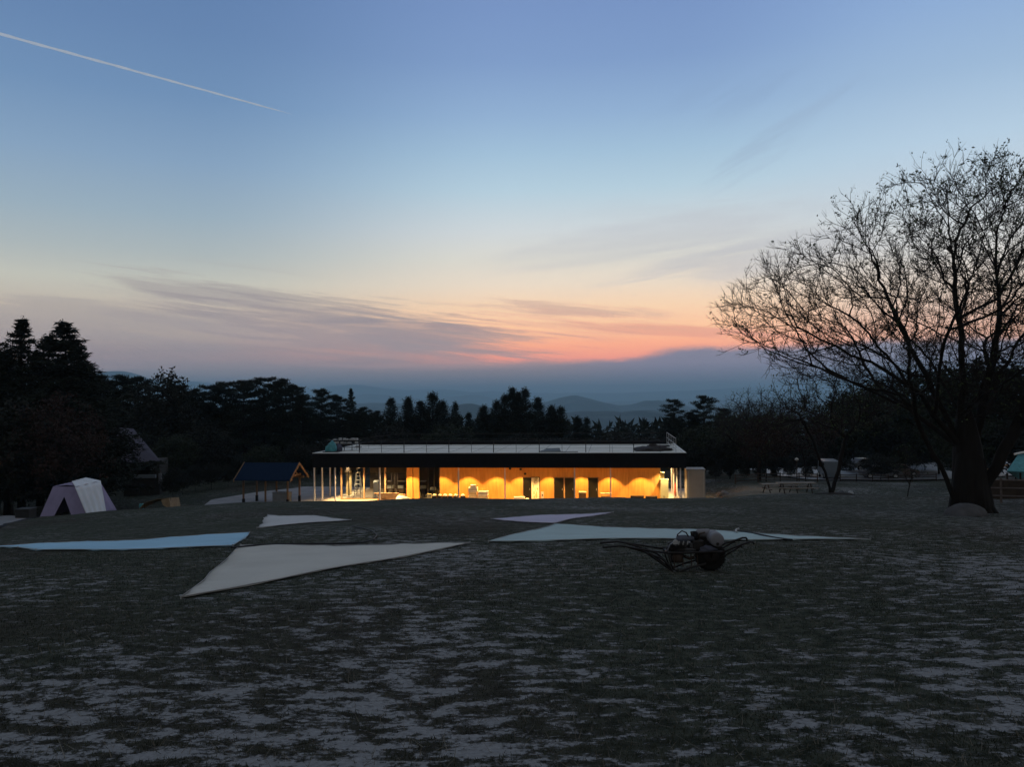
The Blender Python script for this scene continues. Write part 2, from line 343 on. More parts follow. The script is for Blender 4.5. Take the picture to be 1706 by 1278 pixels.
# sparse dead straw lines left by the roller, further out
st=n2d(mth('MULTIPLY',gx,.30),gy,2.6,7,.72); cc=mixc(mth('MULTIPLY',smooth(st,.50,.66),mth('MULTIPLY',smooth(gy,7.0,18.0),.42)),cc,(.15,.155,.15,1))
farm=smooth(gy,90.0,130.0); cc=mixc(farm,cc,(.03,.04,.028,1))
# bare trampled sand by the right end of the building
dx=mth('SUBTRACT',gx,17.5); dy=mth('SUBTRACT',gy,60.0); rr=mth('SQRT',mth('ADD',mth('MULTIPLY',dx,dx),mth('MULTIPLY',mth('MULTIPLY',dy,dy),.5)))
cc=mixc(mth('MULTIPLY',smooth(mth('ADD',rr,mth('MULTIPLY',tuft,4.0)),8.2,4.2),.8),cc,mixc(fine,(.18,.15,.11,1),(.36,.31,.24,1)))
L.new(cc,bs.inputs['Base Color'])
bp=nd('ShaderNodeBump'); bp.inputs['Strength'].default_value=.9; bp.inputs['Distance'].default_value=.03
hh=mth('ADD',mth('MULTIPLY',fine,mth('SUBTRACT',1.15,sm)),mth('MULTIPLY',tuft,.6)); L.new(hh,bp.inputs['Height']); L.new(bp.outputs[0],bs.inputs['Normal'])
LAWN=M
ground=arrmesh('ground',np.c_[XX.ravel(),YY.ravel(),ZZ.ravel()],Fq,LAWN,smooth=True); tag(ground,kind='structure')
# --- short turf blades and dead straws near the viewer
CLOTHS=[[(301,1000),(401,911),(783,906.5)],[(-18,913.5),(416,889),(388,911.5),(60,918.5),(30,914.5)],[(446,859),(585,868),(428,881.5)],[(818,866.5),(1022,855),(925,873.5),(880,872)],[(925,874.5),(1450,901),(814,904.5)]]
CW=[np.array([hit(u,v,6,56)[:2] for u,v in c]) for c in CLOTHS]
def incloth(x,y):
    r=np.zeros(len(x),bool)
    for c in CW:
        k=len(c); ins=np.zeros(len(x),bool)
        for i in range(k):
            (x1,y1),(x2,y2)=c[i],c[(i+1)%k]; cond=((y1>y)!=(y2>y)); xi=(x2-x1)*(y-y1)/(y2-y1+1e-12)+x1; ins^=cond&(x<xi)
        r|=ins
    return r
def blades(name,nb,M,h0,h1,want,y0,y1,w=.0035,seed=1,flat=.35,p=1.0):
    r=np.random.default_rng(seed); t=r.random(nb*4)**p; y=y0*(y1/y0)**t if p==1.0 else y0+(y1-y0)*t
    x=(r.random(nb*4)*2-1)*(.70*y+.3); mk=sandmask(x,y); ok=want(mk,r.random(len(mk)))&~incloth(x,y); x,y=x[ok][:nb],y[ok][:nb]; k=len(x)
    z=G(x,y); h=r.uniform(h0,h1,k); a=r.uniform(0,6.283,k); lean=r.normal(0,flat,(k,2)); ww=w*(1+sst(5,16,y)*1.8)
    b=np.c_[x,y,z-.004]; s=np.c_[np.cos(a)*ww,np.sin(a)*ww,np.zeros(k)]
    tip=b+np.c_[lean[:,0]*h,lean[:,1]*h,h]; V=np.stack([b-s,b+s,tip],1).reshape(-1,3)
    return tag(arrmesh(name,V,np.arange(3*k).reshape(-1,3),M),kind='stuff')
GRASSM=mat('grass_blade',(.022,.030,.018),.8,.5,1.5,c2=(.056,.066,.044)); STRAW=mat('straw',(.12,.11,.09),.9,.3,3)
o=blades('grass',110000,GRASSM,.008,.030,lambda m_,r_:m_<SM0+.03+(r_-.5)*.10,3.6,22,seed=1); tag(o,'short dark turf of the sanded lawn','grass')
o=blades('dead_straw',9000,STRAW,.02,.06,lambda m_,r_:r_<.5,3.6,18,w=.003,seed=2,flat=1.6); tag(o,'dead pale grass straws lying on the lawn','grass')
print('ground',time.time()-T0)
# ---------------------------------------------------------------- distant hills
HILLM=mat('hill_wood',(.045,.070,.082),.95,.3,.004)  # blue of the haze partly put into the wooded base colour
def ridge(name,dist,prof,depth,amp,seed,base=-175,u0=150,u1=1560):
    us=np.linspace(u0-500,u1+500,420); pu,pv=zip(*prof); vs=np.interp(us,pu,pv)
    r=np.random.default_rng(seed); t=us*.01
    for k_ in range(1,9): vs=vs+amp*np.sin(t*(2.1**k_)*.55+r.uniform(0,6))/(1.75**k_)
    k=10; V=[]; 
    for j in range(-k,k+1):
        d=dist+depth*j/k; 
        for i,u in enumerate(us):
            pt=P(u,vs[i],dist); hz=pt[2]-base; f=math.cos(j/k*math.pi/2)**1.3
            wob=1+.12*math.sin(i*.21+j*1.3+seed)+.08*math.sin(i*.07-j*.9)
            V.append((pt[0]*(d/dist)**.5+ 80*math.sin(j*1.1+i*.05),d,base+hz*(f*(wob if j else 1) if j else 1)))
    mloc=len(us); id_=np.arange((2*k+1)*mloc).reshape(2*k+1,mloc); Fh=np.stack([id_[:-1,:-1],id_[:-1,1:],id_[1:,1:],id_[1:,:-1]],-1).reshape(-1,4)
    return tag(arrmesh(name,np.array(V),Fh,HILLM,smooth=True),kind='structure')
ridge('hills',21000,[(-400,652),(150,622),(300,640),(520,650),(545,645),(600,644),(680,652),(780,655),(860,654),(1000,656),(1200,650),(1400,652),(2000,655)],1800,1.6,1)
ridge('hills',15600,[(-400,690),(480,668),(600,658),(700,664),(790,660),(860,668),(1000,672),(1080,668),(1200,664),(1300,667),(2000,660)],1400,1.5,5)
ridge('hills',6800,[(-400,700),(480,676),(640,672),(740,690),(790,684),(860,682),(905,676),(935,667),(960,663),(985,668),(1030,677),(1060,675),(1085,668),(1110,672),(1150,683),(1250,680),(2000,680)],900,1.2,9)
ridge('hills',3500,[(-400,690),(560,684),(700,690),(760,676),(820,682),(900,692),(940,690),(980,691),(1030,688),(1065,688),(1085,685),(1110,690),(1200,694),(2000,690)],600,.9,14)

# ---------------------------------------------------------------- tree generators
def prisms(a,b,ra,rb,n=3):
    """many thin tapered sticks at once"""
    d=b-a; l=np.linalg.norm(d,axis=1,keepdims=True)+1e-9; d=d/l
    h=np.where(np.abs(d[:,2:3])<.9,np.array([[0,0,1.]]),np.array([[1.,0,0]])); s=np.cross(d,h); s/=np.linalg.norm(s,axis=1,keepdims=True)+1e-9; t=np.cross(d,s)
    V=[]
    for c_,r_ in ((a,ra),(b,rb)):
        for j in range(n):
            q=2*math.pi*j/n; V.append(c_+(s*math.cos(q)+t*math.sin(q))*np.asarray(r_).reshape(-1,1))
    V=np.stack(V,1).reshape(-1,3); k=len(a); o=(np.arange(k)*2*n)[:,None]
    F_=np.concatenate([o+np.array([[j,(j+1)%n,n+(j+1)%n,n+j]]) for j in range(n)],0)
    return V,F_
def grow(targets,init,bf):
    """balanced spanning tree: every target joins the branch that costs least in reach plus path length"""
    T=np.asarray(targets); nodes=[np.array(p) for p,_ in init]; par=[q for _,q in init]; pl=[]
    for i,(p,q) in enumerate(init): pl.append(0 if q<0 else pl[q]+np.linalg.norm(nodes[i]-nodes[q]))
    best=np.full(len(T),1e9); bp_=np.zeros(len(T),int); used=np.zeros(len(T),bool); bpl=np.zeros(len(T))
    def upd(i):
        d=np.linalg.norm(T-nodes[i],axis=1); c=d+bf*(pl[i]+d); mm=(c<best)&~used; best[mm]=c[mm]; bp_[mm]=i
    for i in range(len(nodes)): upd(i)
    dd=best.copy()
    for _ in range(len(T)):
        key=np.where(used,1e9,best-bf*0); j=int(np.argmin(key)); used[j]=True; q=bp_[j]; nodes.append(T[j]); par.append(q); pl.append(pl[q]+np.linalg.norm(T[j]-nodes[q])); upd(len(nodes)-1)
    return np.array(nodes),np.array(par)
def skeleton(nodes,par,rtip,pexp,wig,rs,smoothn=3,keep=0):
    n=len(nodes); kids=[[] for _ in range(n)]
    for i,q in enumerate(par):
        if q>=0: kids[q].append(i)
    order=list(range(n)); rad=np.zeros(n)
    for i in reversed(order):          # parents always come before children
        rad[i]=max(rtip,sum(rad[k]**pexp for k in kids[i])**(1/pexp)) if kids[i] else rtip
    for _ in range(smoothn):
        new=nodes.copy()
        for i in range(keep,n):
            if par[i]>=0 and kids[i]:
                k=max(kids[i],key=lambda a:rad[a]); new[i]=nodes[i]*.5+.25*(nodes[par[i]]+nodes[k])
        nodes=new
    paths=[]; stack=[(0,-1)]
    while stack:
        s,q=stack.pop(); path=[q,s] if q>=0 else [s]; c=s
        while kids[c]:
            ks=sorted(kids[c],key=lambda a:-rad[a]); c2=ks[0]
            for k in ks[1:]: stack.append((k,c))
            path.append(c2); c=c2
        paths.append(path)
    return nodes,rad,kids,paths
def tubes_from(nodes,rad,paths,wig,rs,rscale=1.0,rthin=.03,sides=9):
    mb=MB(); A_=[];B_=[];RA=[];RB=[]
    for path in paths:
        pts=nodes[path]; rr=rad[path].copy()*rscale
        if len(path)>1: rr[0]=min(rr[0],rr[1]*1.25)
        if len(pts)==1: continue
        # subdivide with a Catmull-Rom curve and a little wander
        q=np.vstack([2*pts[0]-pts[1],pts,2*pts[-1]-pts[-2]]); out=[];ro=[]
        for i in range(1,len(q)-2):
            for t in (0,.5):
                a,b,c,d=q[i-1],q[i],q[i+1],q[i+2]
                out.append(.5*((2*b)+(-a+c)*t+(2*a-5*b+4*c-d)*t*t+(-a+3*b-3*c+d)*t**3)); ro.append(rr[i-1]*(1-t)+rr[i]*t)
        out.append(pts[-1]); ro.append(rr[-1]); out=np.array(out); ro=np.array(ro)
        L_=np.linalg.norm(pts[-1]-pts[0])/max(1,len(out)); out[1:-1]+=rs.normal(0,wig*L_,(len(out)-2,3))*1.0
        kk=int(np.argmax(ro<rthin)) if (ro<rthin).any() else len(ro)-1
        if kk>=1:
            mb.tube(out[:kk+1],list(ro[:kk+1]),n=sides if ro[0]>.08 else 5,caps=False)
        if kk<len(out)-1: A_.append(out[kk:-1]);B_.append(out[kk+1:]);RA.append(ro[kk:-1]);RB.append(ro[kk+1:])
    return mb,(np.concatenate(A_),np.concatenate(B_),np.concatenate(RA),np.concatenate(RB)) if A_ else None
def sprigs(pos,dirs,ln,rs,r0=.005,spread=.7,upb=.25):
    """one curved twig (two sticks) from every position"""
    k=len(pos); d=dirs+rs.normal(0,spread,(k,3)); d[:,2]+=upb; d/=np.linalg.norm(d,axis=1,keepdims=True)+1e-9
    l=rs.uniform(.5,1.2,(k,1))*ln; mid_=pos+d*l*.5; d2=d+rs.normal(0,.25,(k,3)); d2[:,2]+=.2; d2/=np.linalg.norm(d2,axis=1,keepdims=True)
    end=mid_+d2*l*.5
    return np.vstack([pos,mid_]),np.vstack([mid_,end]),np.r_[np.full(k,r0),np.full(k,r0*.75)],np.r_[np.full(k,r0*.75),np.full(k,r0*.4)],end,d2
def leafquads(c,size,rs,up=0.0,asp=.5):
    k=len(c); a=rs.normal(0,1,(k,3)); a/=np.linalg.norm(a,axis=1,keepdims=True); b=rs.normal(0,1,(k,3)); b[:,2]*=(1-up); b-=a*(a*b).sum(1,keepdims=True); b/=np.linalg.norm(b,axis=1,keepdims=True)+1e-9
    s=size*rs.uniform(.6,1.3,(k,1)); V=np.stack([c-a*s,c+b*s*asp,c+a*s,c-b*s*asp],1).reshape(-1,3); return V,np.arange(4*k).reshape(-1,4)
def env_targets(nn,prof,cx,cy,lean,ydepth,rs,shell=.5,bottom=None):
    """points inside a solid of revolution, prof = [(height, radius)]"""
    hs,rads=zip(*prof); out=[]
    while len(out)<nn:
        h=rs.uniform(hs[0],hs[-1],4000); rr=np.interp(h,hs,rads); ok=rs.random(4000)<(rr/max(rads))**2; h=h[ok]; rr=rr[ok]
        a=rs.uniform(0,6.2832,len(h)); q=rs.random(len(h))**shell*rr
        out+=list(np.c_[cx+lean*h+np.cos(a)*q,cy+np.sin(a)*q*ydepth,h])
    return np.array(out[:nn])
# --- the great spreading tree at the right
def great_tree():
    rs=np.random.default_rng(11); base=P(1604,846,30.0); base[2]=g1(base[0],base[1])
    t=thing('bare_tree','huge bare spreading tree on the right with budding twigs against the sunset','tree',base)
    c=P(1680,600,30)[0]-base[0]
    prof=[(3.4,4.5),(4.4,7.2),(5.6,9.6),(6.6,11.3),(7.6,11.6),(8.6,11.0),(9.4,10.3),(10.2,9.3),(11,7.8),(11.8,6.8),(12.6,5.8),(13.4,4.4),(14.0,2.2)]
    T=env_targets(5600,prof,c,0,0,.62,rs,.62)
    # clumps: pull targets towards some centres so that gaps open between limbs
    cen=T[rs.choice(len(T),150,False)]; d=np.linalg.norm(T[:,None]-cen[None],axis=2); j=d.argmin(1); T=T+(cen[j]-T)*rs.uniform(.0,.5,(len(T),1))
    def pt(u,v,dy=0.0): p=P(u,v,30+dy)-base; p[1]=dy; return p
    init=[((0,0,-.3),-1)]
    def limb(start,pts):
        q=start
        for p in pts: init.append((tuple(p),q)); q=len(init)-1
        return q
    a=limb(0,[(0.02,0,.6),(-.05,0,1.3),(-.1,.05,2.2)])
    s1=limb(a,[pt(1590,720,.1),pt(1572,680,.2),pt(1545,630,.4),pt(1520,580,.6),pt(1495,535,.7),pt(1470,490,.6)])
    s2=limb(a,[pt(1604,700,-.1),pt(1606,640,-.3),pt(1604,580,-.4),pt(1600,530,-.5),pt(1592,480,-.7),pt(1580,420,-.7)])
    b2=limb(0,[(.45,.2,.7),(.6,.25,1.6),(.62,.3,2.6),pt(1632,690,.5),pt(1650,620,.8),pt(1668,560,1.0),pt(1676,500,1.2),pt(1650,420,1.0),pt(1620,350,.8),pt(1590,310,.7)])
    b3=limb(0,[(.95,-.2,.8),(1.25,-.3,1.8),(1.5,-.4,3.0),(2.0,-.6,4.6),(3.0,-.9,6.4),(4.2,-1.2,8.2)])
    l1=limb(a,[pt(1566,660,-.6),pt(1520,628,-1.1),pt(1455,600,-1.5),pt(1385,575,-1.7),pt(1310,550,-1.8),pt(1245,525,-1.8)])
    l2=limb(a,[pt(1550,700,.8),pt(1500,665,1.5),pt(1440,640,2.2),pt(1370,625,2.8),pt(1310,605,3.2)])
    l3=limb(b3,[]) ; l4=limb(len(init)-4,[(3.5,1.2,4.2),(5.2,2.2,5.2),(7,2.8,6.2)])
    l5=limb(a,[pt(1560,735,-.8),pt(1530,720,-1.6),pt(1480,705,-2.2),pt(1430,700,-2.6),pt(1385,705,-2.8)])
    l6=limb(0,[(-.55,-.2,.9),(-1.0,-.3,1.8),(-1.55,-.4,2.9),(-2.2,-.5,3.8)])       # low stem leaning to the left
    nodes,par=grow(T,init,.48)
    nodes,rad,kids,paths=skeleton(nodes,par,.0085,2.05,.0,rs,3,0)
    rad=np.minimum(rad,.62)
    mb,thin=tubes_from(nodes,rad,paths,.10,rs,1.0,.028,12)
    # flare of the roots
    for k in range(9):
        q=k*.7+.2; mb.tube([(.35+math.cos(q)*.25,math.sin(q)*.2,.75),(.35+math.cos(q)*.62,math.sin(q)*.5,.15),(.35+math.cos(q)*1.0,math.sin(q)*.85,-.35)],[.26,.18,.10],8)
    mb.tube([(.3,.0,-.2),(.3,0,.6),(.28,.02,1.5),(.25,.05,2.5),(.2,.05,3.4),(.1,0,4.2)],[.80,.66,.58,.50,.36,.2],14)
    for k in range(9):
        q=k*.7+.5; rr_=rs.uniform(.16,.26); zt3=rs.uniform(2.2,4.0); cx_=.3
        mb.tube([(cx_+math.cos(q)*.62,math.sin(q)*.5,-.2),(cx_+math.cos(q)*.50,math.sin(q)*.42,.9),(cx_-.02+math.cos(q+.25)*.42,math.sin(q+.25)*.36,2.0),(cx_-.12+math.cos(q+.5)*.26,math.sin(q+.5)*.24,zt3)],[rr_*1.3,rr_,rr_*.85,rr_*.4],8)
    mb.build('trunk',BARK,t,smooth=True)
    tips=np.array([i for i in range(len(nodes)) if i>len(init) and rad[i]<.022]); dirs=nodes[tips]-nodes[par[tips]]; dirs/=np.linalg.norm(dirs,axis=1,keepdims=True)+1e-9
    rep=np.repeat(np.arange(len(tips)),3); A1,B1,r1,r2,e1,d1=sprigs(nodes[tips][rep],dirs[rep],.60,rs,.0098,.45,.22)
    k=len(e1); rep=np.repeat(np.arange(k),2); st_=(A1[:k]+(e1-A1[:k])*rs.uniform(.3,1,(k,1)))[rep]; sel=rs.random(len(rep))<.65; A2,B2,r3,r4,e2,d2=sprigs(st_[sel],d1[rep][sel],.36,rs,.0072,.5,.2)
    a_,b_,ra,rb=thin; V,Fp=prisms(np.vstack([a_,A1,A2]),np.vstack([b_,B1,B2]),np.r_[ra,r1,r3]*1.0,np.r_[rb,r2,r4])
    arrmesh('twigs',V,Fp,TWIG,t)
    # sparse opening leaves, thicker towards the top right
    e=np.vstack([e1,e2]); pr=.05+.36*sst(-1,7,e[:,0])*sst(6,11,e[:,2])+.25*sst(9.5,13,e[:,2]); e=e[rs.random(len(e))<pr]; e=np.repeat(e,3,0)+rs.normal(0,.055,(len(e)*3,3))
    V,Fp=leafquads(e,.058,rs,asp=.5); arrmesh('buds',V,Fp,BUD,t)
    return t
great_tree(); print('great',time.time()-T0)
def broadleaf(name,h,wd,nt_,leaf,nleaf,lsize,seed,bark=BARK,trunk_h=.28,leafm=LEAFD,rt=.008,bf=.35,stems=1,fork=None,ydepth=.9,twl=.5,twr=.006,low=.25):
    """deciduous tree of unit design, returned as (trunk, crown) meshes under an empty"""
    rs=np.random.default_rng(seed); t=thing(name,'','tree')
    prof=[(h*low,wd*.55),(h*.42,wd*.95),(h*.58,wd),(h*.74,wd*.86),(h*.88,wd*.55),(h,wd*.08)]
    T=env_targets(nt_,prof,0,0,0,ydepth,rs,.6); cen=T[rs.choice(len(T),max(8,nt_//22),False)]; j=np.linalg.norm(T[:,None]-cen[None],axis=2).argmin(1); T=T+(cen[j]-T)*rs.uniform(0,.45,(len(T),1))
    init=[((0,0,-.3),-1)]
    if fork:
        for side,dx in ((0,-fork),(1,fork)):
            q=0
            for f in (.1,.3,.6,1.0): init.append(((dx*f,.2*f*(1 if side else -1),h*trunk_h*(.15+f)),q)); q=len(init)-1
    else:
        q=0
        for f in (.35,.7,1.0): init.append(((rs.normal(0,.1),rs.normal(0,.1),h*trunk_h*f),q)); q=len(init)-1
    nodes,par=grow(T,init,bf); nodes,rad,kids,paths=skeleton(nodes,par,rt,2.2,0,rs,2)
    mb,thin=tubes_from(nodes,rad,paths,.10,rs,1.0,.05,7)
    mb.build('trunk',bark,t,smooth=True)
    tips=np.array([i for i in range(len(init),len(nodes)) if rad[i]<rt*4]); dirs=nodes[tips]-nodes[par[tips]]; dirs/=np.linalg.norm(dirs,axis=1,keepdims=True)+1e-9
    rep=np.repeat(np.arange(len(tips)),3); A1,B1,r1,r2,e1,d1=sprigs(nodes[tips][rep],dirs[rep],twl,rs,twr,.6,.2)
    V=[np.zeros((0,3))];Fp=[np.zeros((0,4),int)]
    if thin: 
        a_,b_,ra,rb=thin; V,Fp=prisms(np.vstack([a_,A1]),np.vstack([b_,B1]),np.r_[ra,r1],np.r_[rb,r2])
    else: V,Fp=prisms(A1,B1,r1,r2)
    arrmesh('twigs',V,Fp,TWIG,t)
    if nleaf:
        e=e1[rs.integers(0,len(e1),nleaf)]+rs.normal(0,lsize*1.6,(nleaf,3)); V,Fp=leafquads(e,lsize,rs,asp=.55); arrmesh('crown',V,Fp,leafm,t)
    return t
def tufts(c,size,dirs,rs,spread=.8,wid=.28):
    k=len(c); d=dirs+rs.normal(0,spread,(k,3)); d/=np.linalg.norm(d,axis=1,keepdims=True)+1e-9; s=np.cross(d,rs.normal(0,1,(k,3))); s/=np.linalg.norm(s,axis=1,keepdims=True)+1e-9
    l=size*rs.uniform(.6,1.3,(k,1)); V=np.stack([c-s*l*wid*.5,c+s*l*wid*.5,c+d*l],1).reshape(-1,3); return V,np.arange(3*k).reshape(-1,3)
def conifer(name,kind,h,seed,M=NEEDLE):
    rs=np.random.default_rng(seed); t=thing(name,'','tree'); mb=MB()
    bend=rs.normal(0,.012*h,2); tp=lambda z:np.array([bend[0]*math.sin(z/h*2.6),bend[1]*math.sin(z/h*3.1),z])
    mb.tube([tp(h*f)-np.array([0,0,.4 if f==0 else 0]) for f in (0,.2,.4,.6,.8,.97)],[h*.016,h*.013,h*.010,h*.007,h*.004,h*.001],8)
    C=[];D=[];Z=[]
    if kind=='pine':
        nb=34
        for i in range(nb):
            f=(i+rs.random())/nb; z=h*(.30+.68*f**.9); a=i*2.4+rs.normal(0,.4); Lb=h*(.235*(1-f)**.55+.035)*rs.uniform(.65,1.25)
            el=.12+.45*f; pts=[tp(z)]
            for s in (.33,.66,1.0): pts.append(tp(z)+np.array([math.cos(a),math.sin(a),0])*Lb*s+np.array([0,0,Lb*(el*s-.25*s*s+.12*s**3)])+rs.normal(0,.03*Lb,3))
            mb.tube(pts,[.02+h*.0035*(1-f),.04,.03,.012],5)
            for s in np.linspace(.45,1.02,7):
                k=rs.integers(2,5)
                for _ in range(k):
                    c=pts[0]+(pts[-1]-pts[0])*s+np.array([rs.normal(0,.11*Lb+.12),rs.normal(0,.11*Lb+.12),rs.normal(.05,.07)]); m_=16
                    C.append(c+rs.normal(0,1,(m_,3))*np.array([.30,.30,.09])*h/15); D.append(np.tile([0,0,.7],(m_,1))); Z.append(np.full(m_,h*.022))
    elif kind=='cedar':
        nb=int(230); 
        for i in range(nb):
            f=rs.random()**.85; z=h*(.16+.84*f); Rr=h*.155*min(1,((1-f)*1.9)**.75)*(.75+.25*math.sin(i*1.7))+.05; a=rs.uniform(0,6.283); q=Rr*rs.uniform(.35,1.05)
            c=tp(min(z,h*.985))+np.array([math.cos(a)*q,math.sin(a)*q,0]); m_=34; sz=h*.030*(1.15-.45*f)
            C.append(c+rs.normal(0,1,(m_,3))*np.array([.75,.75,.85])*sz); D.append(np.tile([math.cos(a)*.5,math.sin(a)*.5,.7],(m_,1))); Z.append(np.full(m_,sz*.95))
            if i%3==0: mb.tube([tp(z*.97),c],[.05,.02],4)
    else: # fir: tiers of long feathered boughs, open between
        z=h*.12
        while z<h*.985:
            f=z/h; nbw=rs.integers(4,7); a0=rs.uniform(0,6)
            for b in range(nbw):
                a=a0+b*6.283/nbw+rs.normal(0,.25); Lb=h*.30*(1-f)**.9*rs.uniform(.35,1.35)+.04; dr=np.array([math.cos(a),math.sin(a),0]); droop=-.02+.38*f
                tip=tp(z)+dr*Lb+np.array([0,0,Lb*droop]); midp=tp(z)+dr*Lb*.55+np.array([0,0,Lb*(droop*.4+.02)])
                mb.tube([tp(z),midp,tip],[.015+.004*h*(1-f),.03,.01],4)
                m_=int(30+Lb*52); s=rs.random(m_)**.75; base=tp(z)+np.outer(s,tip-tp(z)); side=np.array([-dr[1],dr[0],0]); wv=(.08+.20*Lb*(1-s*.8))
                base=base+np.outer(rs.normal(0,1,m_)*wv,side)+rs.normal(0,.05,(m_,3)); base[:,2]-=np.abs(rs.normal(0,.05+.05*Lb,m_))
                C.append(base); D.append(np.tile(dr*.9+np.array([0,0,-.15]),(m_,1))); Z.append(np.full(m_,h*.018))
            z+=h*.031*(1.15-.45*f)*rs.uniform(.7,1.3)
    if kind=='fir': m_=60; zz=rs.uniform(.86,1.0,m_)*h; C.append(np.c_[rs.normal(0,.05,m_),rs.normal(0,.05,m_),zz]); D.append(np.tile([0,0,1.2],(m_,1))); Z.append(np.full(m_,h*.014))
    C=np.concatenate(C);D=np.concatenate(D);Z=np.concatenate(Z)[:,None]
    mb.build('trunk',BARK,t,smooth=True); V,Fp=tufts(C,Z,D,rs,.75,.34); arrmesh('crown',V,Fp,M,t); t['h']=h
    return t
PR={}
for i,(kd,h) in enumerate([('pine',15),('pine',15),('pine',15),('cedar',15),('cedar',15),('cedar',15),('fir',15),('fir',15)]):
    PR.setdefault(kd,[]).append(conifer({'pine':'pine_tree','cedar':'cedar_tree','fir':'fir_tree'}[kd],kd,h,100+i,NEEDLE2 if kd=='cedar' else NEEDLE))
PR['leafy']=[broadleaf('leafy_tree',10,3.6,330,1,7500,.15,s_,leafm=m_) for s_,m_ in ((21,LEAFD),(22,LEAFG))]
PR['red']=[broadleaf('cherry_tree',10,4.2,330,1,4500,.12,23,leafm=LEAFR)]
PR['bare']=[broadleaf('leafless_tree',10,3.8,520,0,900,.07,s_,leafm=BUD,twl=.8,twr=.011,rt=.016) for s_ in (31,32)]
HT={'pine':15,'cedar':15,'fir':15,'leafy':10,'red':10,'bare':10}
used=set()
def plant(kind,u,v,d,label,group=None,var=None,wid=1.0,cat='tree',sink=0.0):
    tp_=P(u,v,d); x=float(tp_[0]); gz=g1(x,d)-sink; H=tp_[2]-gz
    L_=PR[kind]; k=(len(used)+int(u)) % len(L_) if var is None else var
    src=L_[k]; o=src if (kind,k) not in used else copy_tree(src); first=(kind,k) not in used; used.add((kind,k)) if first else used.add((kind,k,len(used)))
    o.location=(x,float(d),gz); s=H/HT[kind]; o.scale=(s*wid,s*wid,s); o.rotation_euler=(0,0,random.uniform(0,6.28)); tag(o,label,cat,group)
    return o
